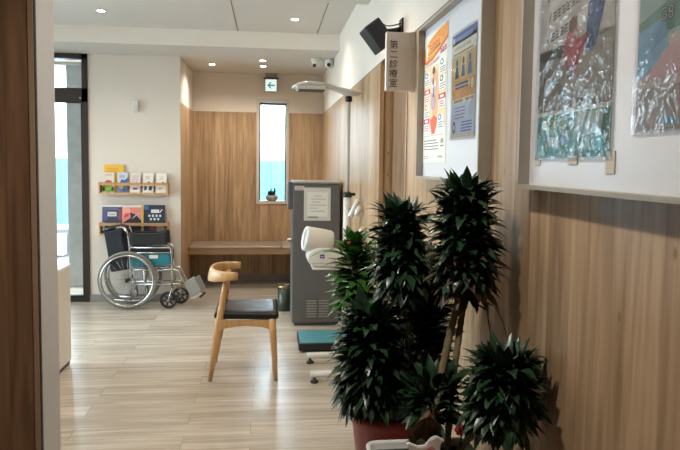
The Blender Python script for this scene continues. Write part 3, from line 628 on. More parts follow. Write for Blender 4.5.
# ------------------------------------------------------------------ wheelchair
wc = thing('wheelchair', 'folded chrome wheelchair with teal side panel parked under the book racks', 'wheelchair', (-1.2, 6.15, 0))
def fx(p): return -1.555+(p-104)*.00942
def fz(p): return .74-(p-232)*.00975
NAVY = pbr('navy_vinyl', hexc('161b26'), .5, noise=.1, nscale=15); BLVIN = pbr('black_vinyl', hexc('1c1e22'), .42); TEAL = pbr('teal_panel', hexc('1c7683'), .45)
TYRE = pbr('grey_tyre', hexc('7b786f'), .65); ALU = pbr('polished_aluminium', (.6, .59, .56), .25, metal=1)
CX_, CZ_, RW = -1.334, .280, .279
def ring(r, y, rt, n=64, m=None):
    m = m or MB(); m.tube([(CX_+r*math.cos(2*PI*i/n), y, CZ_+r*math.sin(2*PI*i/n)) for i in range(n)], rt, 10, closed=True); return m
for y, hy in ((6.045, 6.012), (6.285, 6.318)):
    wh = ring(RW-.014, y, .015).build('drive_wheel', TYRE, wc)
    ring(RW-.034, y, .009).build('rim', ALU, wh)
    m = MB()
    for i in range(24):
        a = 2*PI*i/24; b_ = a+(.35 if i % 2 else -.35); yo = y+(.02 if i % 4 < 2 else -.02)
        m.tube([(CX_+.022*math.cos(b_), yo, CZ_+.022*math.sin(b_)), (CX_+(RW-.035)*math.cos(a), y, CZ_+(RW-.035)*math.sin(a))], .0013, 5)
    m.build('spokes', ALU, wh)
    MB().tube([(CX_, y-.032, CZ_), (CX_, y+.032, CZ_)], .018, 16).build('hub', BLACK, wh)
    m = ring(RW-.036, hy, .009)
    for i in range(6):
        a = 2*PI*i/6+.3; m.tube([(CX_+(RW-.036)*math.cos(a), hy, CZ_+(RW-.036)*math.sin(a)), (CX_+(RW-.034)*math.cos(a), y, CZ_+(RW-.034)*math.sin(a))], .004, 6)
    m.build('handrim', CHROME, wh)
for y in (6.085, 6.245):
    def T(pts, r=.011): return MB().tube([(fx(a), y, fz(b)) for a, b in pts], r, 10)
    m = T([(124, 229), (126.5, 232), (128.5, 242), (129.5, 270), (130, 302)])
    m.tube([(fx(a), y, fz(b)) for a, b in ((143, 262), (143.5, 300))], .009, 8)
    m.tube([(fx(a), y, fz(b)) for a, b in ((129, 247.5), (168, 247.5), (170, 250), (170.5, 262), (171, 288))], .011)
    m.tube([(fx(a), y, fz(b)) for a, b in ((129.5, 252.8), (168, 252.8))], .009)
    m.tube([(fx(a), y, fz(b)) for a, b in ((113, 299), (130, 300.5), (143, 300), (152, 297))], .010)
    m.tube([(fx(a), y, fz(b)) for a, b in ((156, 270), (172, 269), (176.5, 270.5), (179, 275), (186, 288), (190, 294))], .011)
    m.tube([(fx(a), y, fz(b)) for a, b in ((130, 284), (172, 284), (182, 284))], .009)
    m.tube([(fx(a), y, fz(b)) for a, b in ((130, 269.5), (158, 269.5))], .009)
    m.build('side_frame', CHROME, wc)
    ax, az = (fx(167.5), .083); yy = y-.02 if y < 6.15 else y+.02
    if y > 6.15: ax += .085
    cw = MB().tube([(ax+.070*math.cos(2*PI*i/32), yy, az+.070*math.sin(2*PI*i/32)) for i in range(32)], .013, 10, closed=True).build('caster', BLACK, wc)
    m = MB()
    for i in range(6):
        a = 2*PI*i/6+.2; m.tube([(ax, yy, az), (ax+.062*math.cos(a), yy, az+.062*math.sin(a))], [.010, .007], 8)
    m.build('caster_spokes', BLACK, cw); MB().tube([(ax, yy-.02, az), (ax, yy+.02, az)], .014, 12).build('caster_hub', CHROME, cw)
    MB().tube([(ax+.0, yy-.022, az), (ax+.018, yy-.022, az+.06), (fx(171), y, .19), (fx(171), y, .23)], .008, 8).build('caster_fork', CHROME, wc)
    MB().tube([(fx(171), y, .235), (fx(170.6), y, .30), (fx(170.4), y, .47)], .006, 8).build('brake_lever', BLACK, wc)
m = MB()
for k in range(3): m.tube([(fx(133), 6.09, fz(298)), (fx(133)+.01*k, 6.165, fz(285)), (fx(133), 6.245, fz(298))], .008, 8) if k == 1 else None
m.tube([(fx(143), 6.09, fz(292)), (fx(143), 6.245, fz(272))], .008, 8).tube([(fx(143), 6.09, fz(272)), (fx(143), 6.245, fz(292))], .008, 8)
m.build('cross_brace', CHROME, wc)
def slab(poly, y0, y1, name, mat, r=.008):
    bm = bmesh.new(); n = len(poly)
    a = [bm.verts.new((fx(p), y0, fz(q))) for p, q in poly]; b_ = [bm.verts.new((fx(p), y1, fz(q))) for p, q in poly]
    bm.faces.new(a); bm.faces.new(b_[::-1])
    for i in range(n): bm.faces.new((a[i], b_[i], b_[(i+1) % n], a[(i+1) % n]))
    bmesh.ops.recalc_face_normals(bm, faces=bm.faces); bmesh.ops.bevel(bm, geom=bm.edges[:], offset=r, segments=3, profile=.6, affect='EDGES')
    return MB().frombm(bm).build(name, mat, wc)
slab([(104, 232), (120.5, 228.5), (128, 269), (110.5, 271.5)], 6.065, 6.265, 'backrest', NAVY, .014)
slab([(105.5, 229), (118, 225), (125.5, 227.5), (124, 233), (108, 236)], 6.085, 6.245, 'backrest_flap', BLVIN, .010)
for y in (6.085, 6.245):
    MB().tube([(fx(127.5), y, fz(236)), (fx(125), y, fz(229)), (fx(121), y, fz(227.4)), (fx(106), y, fz(229))], .011, 10).build('push_handle', CHROME, wc)
    MB().tube([(fx(115), y, fz(227.9)), (fx(104.5), y, fz(229.5))], .017, 12).build('hand_grip', BLACK, wc)
slab([(129.5, 232), (138, 233.2), (156, 233.2), (165.5, 231), (166.5, 244.5), (129.5, 245)], 6.055, 6.10, 'armrest_panel', BLVIN, .012)
slab([(129.5, 232), (138, 233.2), (156, 233.2), (165.5, 231), (166.5, 244.5), (129.5, 245)], 6.235, 6.275, 'armrest_panel', BLVIN, .012)
slab([(130, 249.6), (168, 249.6), (168, 252.2), (130, 252.2)], 6.09, 6.245, 'seat_sling', BLVIN, .006)
tp = slab([(129.5, 257), (143, 254.5), (168.5, 253.8), (169.5, 264), (160, 265.5), (129.5, 266)], 6.068, 6.076, 'side_panel', TEAL, .002)
slab([(129.5, 257), (143, 254.5), (168.5, 253.8), (169.5, 264), (160, 265.5), (129.5, 266)], 6.254, 6.262, 'side_panel', TEAL, .002)
MB().box(fx(148.3), fx(157), 6.0665, 6.0685, fz(258), fz(254.6)).build('maker_plate', pbr('label_white', hexc('dcdcd8'), .5), tp)
fp = slab([(184, 281.5), (193.5, 276), (200.5, 290.5), (190.5, 297)], 6.06, 6.085, 'footplate', pbr('footplate_grey', hexc('8e8c86'), .5), .004)
slab([(188, 283), (196.5, 278), (203, 291.5), (194, 297)], 6.235, 6.26, 'footplate', pbr('footplate_grey', hexc('8e8c86'), .5), .004)
slab([(189.5, 297.5), (200, 291), (202.5, 293), (193, 299)], 6.04, 6.10, 'footplate_edge', ALU, .004)
slab([(198, 296.5), (203.5, 291.5), (205, 293), (200, 297.5)], 6.05, 6.09, 'footplate_tip', BLACK, .004)

# ------------------------------------------------------------------ wooden chair
ch = thing('elbow_chair', 'light oak chair with curved backrest and black seat pad, alone on the open floor', 'chair', (-.15, 4.2, 0))
PADM = pbr('black_leather', hexc('101113'), .36, spec=.35, bump=.12, bscale=300)
def leg(pts, rr): return MB().tube(pts, rr, 14).build('leg', OAK, ch)
def lerp(a, b, t): return Vector(a)+(Vector(b)-Vector(a))*t
def taper(a, b, radii): n = len(radii)-1; return [lerp(a, b, i/n) for i in range(n+1)], radii
p, r = taper((.052, 3.985, 0), (.026, 4.015, .405), [.0125, .0165, .0205, .0230, .0235]); leg(p, r)
p, r = taper((.050, 4.43, 0), (.022, 4.395, .405), [.0125, .0165, .0205, .0230, .0235]); leg(p, r)
p, r = taper((-.372, 4.0, 0), (-.272, 4.045, .668), [.012, .017, .0225, .026, .0255, .022, .0185, .016]); leg(p, r)
p, r = taper((-.372, 4.40, 0), (-.272, 4.355, .668), [.012, .017, .0225, .026, .0255, .022, .0185, .016]); leg(p, r)
def rail(a, b, h0, h1, n=10):
    m = MB(); a = Vector(a); b = Vector(b); d = (b-a).normalized(); s_ = d.cross(Vector((0, 0, 1)))*.009
    vs = []
    for i in range(n+1):
        t = i/n; c_ = a+(b-a)*t; zl = h0+(h1-h0)*math.sin(PI*t)**.7
        vs += [c_-s_, c_+s_, (c_+s_)-Vector((0, 0, c_.z-zl)), (c_-s_)-Vector((0, 0, c_.z-zl))]
    fs = [tuple([0, 1, 2, 3]), tuple([4*n+3, 4*n+2, 4*n+1, 4*n])]
    for i in range(n):
        for k in range(4): fs.append((4*i+k, 4*i+(k+1) % 4, 4*i+4+(k+1) % 4, 4*i+4+k))
    m.add(vs, fs); return m.build('seat_rail', OAK, ch)
rail((-.325, 4.005, .398), (.026, 4.012, .398), .330, .360); rail((-.325, 4.395, .398), (.024, 4.398, .398), .330, .360)
rail((.026, 4.03, .398), (.026, 4.38, .398), .340, .355); rail((-.318, 4.03, .398), (-.318, 4.375, .398), .340, .360)
# seat pad: rounded, dished
bm = bmesh.new(); nx, ny = 14, 14
def sp_(u, v, top):
    x = -.352+.422*u; hw = (.185+.035*u)*(1-.0*u); y = 4.205+(v*2-1)*hw
    e = min(u, 1-u, v, 1-v); k = min(1, e/.12); dz = .5*(1-math.sqrt(max(0, 1-(1-k)**2)))
    cx = 1-.03*(1-min(1, min(v, 1-v)/.15))
    if top: return (x*1.0, y, .458-.030*dz-.008*math.sin(PI*u)*math.sin(PI*v))
    return (x, y, .396+.014*dz)
for top in (True, False):
    g_ = [[bm.verts.new(sp_(i/nx, j/ny, top)) for j in range(ny+1)] for i in range(nx+1)]
    for i in range(nx):
        for j in range(ny): bm.faces.new((g_[i][j], g_[i+1][j], g_[i+1][j+1], g_[i][j+1]))
    if top: gt = g_
    else: gb = g_
per = [(i, 0) for i in range(nx)]+[(nx, j) for j in range(ny)]+[(i, ny) for i in range(nx, 0, -1)]+[(0, j) for j in range(ny, 0, -1)]
for k in range(len(per)):
    a, b_ = per[k], per[(k+1) % len(per)]
    bm.faces.new((gt[a[0]][a[1]], gb[a[0]][a[1]], gb[b_[0]][b_[1]], gt[b_[0]][b_[1]]))
m = MB(); m.smooth = True; m.frombm(bm); o = m.build('seat_pad', PADM, ch)
sb = o.modifiers.new('sub', 'SUBSURF'); sb.levels = 1; sb.render_levels = 1
# curved backrest, swept section
path = bez((-.195, 3.985, .690), (-.34, 3.975, .684), (-.385, 4.08, .680), (-.385, 4.20, .677), 10)+bez((-.385, 4.20, .677), (-.385, 4.32, .680), (-.34, 4.425, .684), (-.195, 4.415, .690), 10)[1:]
vs, fs = [], []; K = len(path); ns = 12
for i, p in enumerate(path):
    t_ = (path[min(i+1, K-1)]-path[max(i-1, 0)]).normalized(); sd = t_.cross(Vector((0, 0, 1))).normalized(); f = math.sin(PI*i/(K-1))
    hh = .025+.021*f; ww = .017-.004*f; zo = 0; tl = .010*f
    for k in range(ns):
        a = 2*PI*k/ns; ca, sa = math.cos(a), math.sin(a)
        ca = math.copysign(abs(ca)**.6, ca); sa = math.copysign(abs(sa)**.6, sa)
        vs.append(p+sd*(ww*ca+tl*sa)+Vector((0, 0, hh*sa)))
for i in range(K-1):
    for k in range(ns): fs.append((i*ns+k, i*ns+(k+1) % ns, (i+1)*ns+(k+1) % ns, (i+1)*ns+k))
m = MB(); m.smooth = True; m.add(vs, fs); m.smooth = False; m.face(tuple(range(ns))); m.face(tuple(range((K-1)*ns, K*ns))); m.build('backrest', OAK, ch)

# ------------------------------------------------------------------ grey cabinet
cb = thing('steel_cabinet', 'tall dark grey steel cabinet with paper notice and lower vents', 'cabinet', (.41, 5.55, 0))
cx0, cx1, cy = .205, .612, 5.320
MB().box(cx0, cx1, cy+.012, cy+.50, .03, 1.252).box(cx0+.02, cx1-.02, cy+.03, cy+.48, 0, .03).build('body', CABGREY, cb)
dr = MB().rbox(cx0+.003, cx1-.003, cy-.006, cy+.012, .034, 1.240, .003).build('door', CABGREY, cb)
MB().rbox(cx0-.004, cx1+.004, cy-.010, cy+.505, 1.246, 1.262, .003).build('top_trim', CABEDGE, cb)
MB().rbox(.165, .205, cy+.02, cy+.20, 1.020, 1.256, .004).build('side_box', pbr('side_box_grey', hexc('57545a'), .45), cb)
MB().rbox(.160, .204, cy+.01, cy+.05, .735, .765, .006).lathe((.170, cy+.0, .75), [(.014, 0), (.016, .012)], 16, 'Y').build('handle', STEEL, cb)
vt = MB()
for vx in (.326, .432):
    vt.mat(pbr('vent_dark', hexc('56534f'), .5)).box(vx, vx+.096, cy-.0085, cy-.006, .075, .245)
    vt.mat(pbr('vent_light', hexc('8f8c86'), .45))
    for i in range(7): vt.box(vx+.004, vx+.092, cy-.013, cy-.0085, .082+i*.023, .094+i*.023)
vt.build('vent', parent=dr)
pn = MB().mat(flat('c9c8c4')).box(.300, .530, cy-.0085, cy-.0062, .925, 1.212).mat(flat('a2a19c')).box(.300, .530, cy-.0088, cy-.0085, 1.206, 1.212)
pn.mat(flat('dddcd6')).box(.330, .505, cy-.0095, cy-.0086, .960, 1.170).mat(flat('8d8c88'))
for i, (a, b_) in enumerate(((.39, .45), (.36, .49), (.37, .44), (.345, .49), (.345, .42), (.36, .48))): pn.box(a, b_, cy-.0099, cy-.0095, 1.135-i*.026, 1.140-i*.026)
pn.mat(flat('7d9460')).box(.335, .42, cy-.0099, cy-.0095, .948, .962)
tag(pn.build('paper_notice', base=(.415, cy-.008, .925)), 'white paper notice in a clear holder on the grey cabinet door', 'notice')
st = MB().mat(flat('cfcac6')).box(.222, .302, cy-.0078, cy-.0062, 1.186, 1.222).mat(flat('b0605c')).box(.228, .296, cy-.0082, cy-.0078, 1.192, 1.198).mat(flat('8d8a88')).box(.230, .29, cy-.0082, cy-.0078, 1.206, 1.212)
tag(st.build('asset_sticker', base=(.262, cy-.007, 1.186)), 'small white label sticker near the top of the grey cabinet', 'sticker')

# bin
bi = thing('waste_bin', 'round dark green bin with brass rim behind the chair', 'bin', (.160, 5.935, 0))
m = MB().mat(pbr('bin_green', hexc('2c3527'), .35)).lathe((.160, 5.935, 0), [(.066, 0), (.070, .004), (.073, .222), (.071, .222), (.066, .01)], 32); m.build('body', parent=bi)
MB().lathe((.160, 5.935, .222), [(.0725, 0), (.075, .004), (.075, .018), (.072, .022), (.066, .020), (.066, 0)], 32).build('rim', pbr('brass', hexc('a08a52'), .35, metal=.9), bi)
MB().lathe((.160, 5.935, .228), [(.058, 0), (.061, .018), (.056, .024), (.03, .018), (.004, .012)], 24).build('liner', BLACK, bi)

# ------------------------------------------------------------------ measuring station
ms = thing('height_measuring_station', 'white height measuring pole with overhead arm before the grey cabinet', 'measuring device', (.548, 4.2, 0))
PX_, PY_ = .546, 4.30
MB().tube([(PX_, PY_, .05), (PX_, PY_, 1.185)], .028, 20).build('column', PLWHITE, ms)
MB().lathe((PX_, PY_, 1.185), [(.029, 0), (.034, .004), (.034, .024), (.022, .036)], 20).tube([(PX_+.02, PY_, 1.205), (PX_+.055, PY_, 1.205)], .011, 12).build('collar', BLACK, ms)
MB().tube([(PX_, PY_, 1.2), (PX_, PY_, 1.87)], .0135, 16).build('pole', pbr('pole_grey', hexc('c9c7c2'), .35), ms)
MB().lathe((PX_, PY_, 1.845), [(.016, 0), (.024, .008), (.024, .036), (.018, .04)], 20).build('joint', BLACK, ms)
pts = [(.152, .006, 1.932, .03), (.165, .014, 1.938, .055), (.21, .019, 1.952, .075), (.28, .019, 1.962, .078), (.36, .018, 1.958, .065), (.43, .018, 1.942, .05), (.49, .022, 1.922, .042), (.545, .026, 1.908, .040), (.59, .018, 1.904, .032), (.628, .010, 1.903, .022)]
vs = []; ns = 14
for (x, hz, z, hy) in pts:
    for k in range(ns):
        a = 2*PI*k/ns; vs.append((x, PY_+hy*math.cos(a), z+1.05*hz*math.sin(a)))
m = MB(); m.smooth = True; m.add(vs, [(i*ns+k, i*ns+(k+1) % ns, (i+1)*ns+(k+1) % ns, (i+1)*ns+k) for i in range(len(pts)-1) for k in range(ns)]); m.smooth = False
m.face(tuple(range(ns))); m.face(tuple(range((len(pts)-1)*ns, len(pts)*ns))); m.build('arm', PLWHITE, ms)
MB().rbox(.180, .385, PY_-.065, PY_+.065, 1.919, 1.948, .010).build('sensor_head', PLWHITE, ms)
MB().rbox(.195, .375, PY_-.058, PY_+.058, 1.912, 1.921, .003).build('sensor_window', pbr('sensor_brown', hexc('4a3a36'), .4), ms)
bs = MB().tube([(.275, 4.325, .055), (.600, 4.325, .055)], .021, 14).tube([(.275, 3.93, .055), (.600, 3.93, .055)], .021, 14).tube([(.575, 3.93, .055), (.575, 4.325, .055)], .021, 14)
bs.build('base_frame', PLWHITE, ms)
for (x, y) in ((.298, 4.325), (.300, 3.93), (.590, 4.325), (.590, 3.93)): MB().lathe((x, y, 0), [(.026, 0), (.026, .012), (.010, .022), (.010, .036)], 18).build('foot', BLACK, ms)
MB().rbox(.300, .540, 4.215, 4.42, .686, .700, .004).rbox(.50, .56, 4.29, 4.33, .64, .69, .006).build('tray', PLWHITE, ms)
def bar(p, q, r): return MB().tube([p, lerp(p, q, .03), lerp(p, q, .97), q], [r*.8, r, r, r*.8], 14)
bar((.556, 4.22, 1.055), (.613, 4.22, 1.172), .019).build('handle', PLWHITE, ms)
bar((.590, 4.16, 1.070), (.616, 4.16, 1.130), .018).build('handle', PLWHITE, ms)
bar((.590, 4.10, .935), (.618, 4.02, .990), .019).build('handle', PLWHITE, ms)
MB().tube([(PX_, PY_, 1.10), (.585, 4.22, 1.105), (.604, 4.16, 1.098)], .008, 8).build('handle_bracket', STEEL, ms); MB().tube([(PX_, PY_, .94), (.60, 4.08, .95)], .008, 8).build('handle_bracket', STEEL, ms)

# blood pressure monitor
bp_ = thing('blood_pressure_monitor', 'white arm-in blood pressure monitor on a tray before the grey cabinet', 'blood pressure monitor', (.40, 4.31, .70))
slabp = [(.262, .755), (.268, .792), (.300, .820), (.345, .838), (.420, .835), (.510, .800), (.515, .742), (.500, .704), (.320, .704), (.285, .722)]
bm = bmesh.new(); a = [bm.verts.new((x, 4.225, z)) for x, z in slabp]; b_ = [bm.verts.new((x, 4.415, z)) for x, z in slabp]; bm.faces.new(a); bm.faces.new(b_[::-1]); n = len(a)
for i in range(n): bm.faces.new((a[i], b_[i], b_[(i+1) % n], a[(i+1) % n]))
bmesh.ops.recalc_face_normals(bm, faces=bm.faces); bmesh.ops.bevel(bm, geom=bm.edges[:], offset=.014, segments=4, profile=.5, affect='EDGES'); m = MB(); m.smooth = True; m.frombm(bm); body = m.build('body', PLWHITE, bp_)
MB().box(.300, .515, 4.2235, 4.2255, .729, .732).build('seam', flat('8e8c88'), body)
MB().box(.352, .384, 4.2225, 4.2248, .766, .792).build('logo_plate', flat('25356f', .4), body)
MB().box(.357, .379, 4.2218, 4.2226, .775, .782).build('logo_mark', flat('aab4d4', .4), body)
Mc = Matrix.Translation((.352, 4.315, .876)) @ Matrix.Rotation(math.radians(11), 4, 'Y') @ Matrix.Rotation(math.radians(8), 4, 'Z')
m = MB(); m.lathe((0, 0, 0), [(.062, -.098), (.076, -.110), (.085, -.104), (.087, -.090), (.088, .02), (.086, .075), (.078, .088), (.066, .084), (.060, .06), (.060, -.06)], 36, 'X'); m.f = m.f[:-2]; m.m = m.m[:-2]; m.sm = m.sm[:-2]; m.xform(Mc); m.build('arm_tunnel', PLWHITE, bp_)
m = MB().lathe((0, 0, 0), [(.0605, -.094), (.0605, .06)], 36, 'X'); m.f = m.f[:-1]; m.m = m.m[:-1]; m.sm = m.sm[:-1]; m.xform(Mc); m.build('cuff_lining', flat('b4b1aa', .8), bp_)

# weighing platform
wp = thing('weighing_platform', 'black weighing platform with teal mat on the floor under the cabinet', 'scale', (.405, 4.74, 0))
MB().rbox(.230, .580, 4.57, 4.93, .014, .066, .006).build('base', BLACK, wp)
MB().rbox(.240, .570, 4.58, 4.92, .064, .073, .003).build('mat', pbr('teal_mat', hexc('4f8f9c'), .45, noise=.06, nscale=30), wp)
for (x, y) in ((.25, 4.59), (.56, 4.59), (.25, 4.91), (.56, 4.91)): MB().lathe((x, y, 0), [(.014, 0), (.014, .016)], 14).build('foot', RUBBER, wp)

# ------------------------------------------------------------------ leaves
def leaf(m, p0, az, el, L, W, droop=.35, fold=.25, twist=0., segs=5):
    d = Vector((math.cos(az)*math.cos(el), math.sin(az)*math.cos(el), math.sin(el))); side = Vector((-math.sin(az), math.cos(az), 0))
    upv = side.cross(d)*-1; upv = d.cross(side)*-1 if d.cross(side).z < 0 else d.cross(side)
    side = side*math.cos(twist)+upv*math.sin(twist); upv = d.cross(side)
    if upv.z < 0: upv = -upv
    prof = [.22, .72, 1., .86, .45, .0] if segs == 5 else [.3, 1., .7, 0]
    o = len(m.v); n = len(prof); p = Vector(p0); st_ = L/(n-1); dd = d.copy()
    for i in range(n):
        w_ = W*.5*prof[i]
        if i == n-1: m.v.append(tuple(p))
        else:
            m.v += [tuple(p-side*w_+upv*w_*fold), tuple(p), tuple(p+side*w_+upv*w_*fold)]
        dd = (dd+Vector((0, 0, -droop/(n-1)))).normalized(); p = p+dd*st_
    for i in range(n-2):
        a = o+3*i; m.face((a, a+1, a+4, a+3)); m.face((a+1, a+2, a+5, a+4))
    a = o+3*(n-2); m.face((a, a+1, a+3)); m.face((a+1, a+2, a+3))
def crown(m, path, N, L, W, el0=-.25, el1=1.35, rs=.006, seed=1, xmax=.632, ymin=None, droop=.45, pw=1.6):
    """leaves spiral up along a stem path"""
    R = random.Random(seed); K = len(path)-1
    for i in range(N):
        t = i/(N-1); f = t*K; k = min(int(f), K-1); p = Vector(path[k]).lerp(Vector(path[k+1]), f-k)
        az = i*2.39996+R.uniform(-.25, .25); el = el0+(.80-el0)*min(1, t*1.8)+(el1-.80)*max(0, (t-.70)/.30)+R.uniform(-.38, .38); l_ = L*R.uniform(.68, 1.12)
        reach = p.x+math.cos(az)*math.cos(el)*l_
        if reach > xmax: 
            l_ *= max(.35, (xmax-p.x)/max(reach-p.x, .01))
        leaf(m, p+Vector((math.cos(az), math.sin(az), 0))*(rs+R.uniform(.004, .040)), az, el, l_, W*R.uniform(.8, 1.15), droop*R.uniform(.5, 1.5), .3, R.uniform(-.4, .4))
LEAF = leaf_mat('dracaena_leaf', hexc('19301c'), hexc('29482b'), .32)
LEAF2 = leaf_mat('bright_leaf', hexc('2c5220'), hexc('487c30'), .32)
DRYL = leaf_mat('withered_leaf', hexc('3a3226'), hexc('5a4a36'), .55)
STEM = pbr('cane_bark', hexc('75694a'), .8, noise=.25, nscale=60, bump=.5, bscale=120)
SOIL = pbr('moss_soil', hexc('2f3320'), .95, noise=.4, nscale=80, bump=1., bscale=150)
def ringed(path, r):
    pts = []; rr = []
    for i in range(len(path)-1):
        n = 8
        for k in range(n):
            pts.append(Vector(path[i]).lerp(Vector(path[i+1]), k/n)); rr.append(r*(1.10 if (i*n+k) % 2 else .94))
    pts.append(Vector(path[-1])); rr.append(r)
    return MB().tube(pts, rr, 10)

# plant stand
ps = thing('plant_stand', 'low wooden stand under the potted plants against the right wall', 'stand', (.40, 1.60, 0))
MB().rbox(.255, .628, 1.27, 1.89, .44, .47, .004).build('top', BENCHWOOD, ps)
for (x, y) in ((.28, 1.30), (.60, 1.30), (.28, 1.86), (.60, 1.86)): MB().box(x-.018, x+.018, y-.018, y+.018, 0, .44).build('leg', BENCHWOOD, ps)
for q in ((.298, .582, 1.29, 1.31), (.298, .582, 1.85, 1.87), (.27, .29, 1.318, 1.842)): MB().box(*q, .37, .44).build('apron', BENCHWOOD, ps)

# red pot plant
rp = thing('potted_dracaena', 'dark leafy plant in a red pot, with crowns at left front and upper left', 'plant', (.365, 1.765, .47))
pot = MB().lathe((.365, 1.765, .47), [(.088, 0), (.094, .004), (.118, .20), (.126, .203), (.128, .235), (.120, .236), (.112, .205), (.10, .19)], 40)
pot = pot.build('pot', pbr('red_glaze', hexc('962e2a'), .35, noise=.12, nscale=14, bump=.3, bscale=60), rp)
MB().lathe((.365, 1.765, .655), [(.110, 0), (.105, .022), (.04, .032), (.005, .033)], 28).build('soil', SOIL, rp)
ca = [(.385, 1.73, 1.02), (.378, 1.735, 1.13), (.376, 1.74, 1.24), (.375, 1.74, 1.305)]
ringed([(.400, 1.745, .67), (.402, 1.735, .84), (.400, 1.73, .95), (.386, 1.73, 1.03), (.378, 1.74, 1.22)], .0085).build('cane', STEM, rp)
cc_ = [(.285, 1.70, .800), (.285, 1.70, .88), (.288, 1.70, .95), (.290, 1.70, .985)]
ringed([(.320, 1.72, .67), (.300, 1.71, .77), (.285, 1.70, .83), (.288, 1.70, .95)], .0085).build('cane', STEM, rp)
ringed([(.40, 1.80, .67), (.45, 1.82, .85), (.468, 1.82, 1.05)], .008).build('cane', STEM, rp)
m = MB(); m.smooth = True
crown(m, [(.386, 1.73, 1.08), (.380, 1.735, 1.15), (.376, 1.74, 1.275)], 560, .078, .029, -.25, 1.1, seed=3, droop=1.15); m.build('foliage', LEAF, rp, normals=False)
m = MB(); m.smooth = True
crown(m, [(.285, 1.70, .77), (.287, 1.70, .86), (.290, 1.70, .985)], 680, .094, .033, -.35, 1.1, seed=5, droop=1.15); m.build('foliage', LEAF, rp, normals=False)
m = MB(); m.smooth = True
crown(m, [(.455, 1.82, .74), (.470, 1.82, 1.10)], 620, .105, .032, -.2, 1.0, seed=8); m.build('foliage', LEAF, rp, normals=False)

# white planter plant
wpz = .47
wpn = thing('potted_dracaena', 'dark leafy plant in a white oblong planter, with crowns at upper and lower right', 'plant', (.375, 1.45, wpz))
def rrect(x0, x1, y0, y1, r, n=5):
    pts = []
    for cx__, cy__, a0 in ((x1-r, y1-r, 0), (x0+r, y1-r, PI/2), (x0+r, y0+r, PI), (x1-r, y0+r, 1.5*PI)):
        for i in range(n+1): a = a0+PI/2*i/n; pts.append((cx__+r*math.cos(a), cy__+r*math.sin(a)))
    return pts
def loft(levels):
    m = MB(); m.smooth = True; n = len(levels[0][0])
    for poly, z in levels: m.v += [(x, y, z) for x, y in poly]
    for i in range(len(levels)-1):
        for k in range(n): m.face((i*n+k, i*n+(k+1) % n, (i+1)*n+(k+1) % n, (i+1)*n+k))
    m.smooth = False; m.face(tuple(range(n))[::-1]); m.face(tuple(range((len(levels)-1)*n, len(levels)*n))); return m
x0, x1, y0, y1 = .240, .490, 1.338, 1.462; zr = .742
lv = [(rrect(x0+.02, x1-.02, y0+.015, y1-.015, .02), wpz), (rrect(x0+.015, x1-.015, y0+.01, y1-.01, .022), wpz+.006), (rrect(x0+.002, x1-.002, y0+.002, y1-.002, .025), zr-.02), (rrect(x0-.004, x1+.004, y0-.004, y1+.004, .028), zr-.008), (rrect(x0-.003, x1+.003, y0-.003, y1+.003, .028), zr-.001), (rrect(x0+.003, x1-.003, y0+.003, y1-.003, .024), zr), (rrect(x0+.008, x1-.008, y0+.008, y1-.008, .02), zr-.006), (rrect(x0+.010, x1-.010, y0+.010, y1-.010, .02), zr-.04)]
loft(lv).build('planter', pbr('white_ceramic', hexc('dedcd6'), .25), wpn)
loft([(rrect(x0+.011, x1-.011, y0+.011, y1-.011, .02), zr-.05), (rrect(x0+.011, x1-.011, y0+.011, y1-.011, .02), zr-.018), (rrect(x0+.04, x1-.04, y0+.04, y1-.04, .02), zr-.010)]).build('moss', SOIL, wpn)
B0 = [(.510, 1.555, 1.055), (.512, 1.56, 1.16), (.512, 1.56, 1.27), (.513, 1.56, 1.345)]
ringed([(.395, 1.42, .72), (.428, 1.49, .86), (.468, 1.54, .98), (.490, 1.55, 1.06), (.510, 1.56, 1.20)], .0095).build('cane', STEM, wpn)
ringed([(.430, 1.42, .72), (.466, 1.50, .86), (.495, 1.545, .98), (.508, 1.555, 1.06)], .0085).build('cane', STEM, wpn)
D0 = [(.515, 1.37, .835), (.525, 1.37, .88), (.528, 1.37, .93), (.530, 1.37, .952)]
ringed([(.455, 1.42, .72), (.485, 1.39, .78), (.518, 1.355, .84), (.538, 1.345, .95)], .0075).build('cane', STEM, wpn)
m = MB(); m.smooth = True; crown(m, [(.512, 1.56, 1.13), (.510, 1.56, 1.22), (.508, 1.56, 1.352)], 560, .078, .029, -.1, 1.1, seed=12, xmax=.612, droop=1.1); m.build('foliage', LEAF, wpn, normals=False)
m = MB(); m.smooth = True; crown(m, [(.508, 1.555, 1.10), (.511, 1.56, 1.19)], 200, .078, .027, -.75, .0, seed=13, droop=.8, xmax=.622); o = m.build('withered_foliage', DRYL, wpn, normals=False); o['label'] = 'brownish drooping lower leaves'
m = MB(); m.smooth = True; crown(m, [(.532, 1.345, .84), (.537, 1.345, .90), (.540, 1.345, .960)], 480, .080, .029, -.3, 1.1, seed=14, xmax=.637, droop=1.1); m.build('foliage', LEAF, wpn, normals=False)
m = MB(); m.smooth = True; crown(m, [(.405, 1.46, .80), (.415, 1.48, .88)], 150, .065, .026, -.2, 1.0, seed=15); m.build('foliage', LEAF, wpn, normals=False)
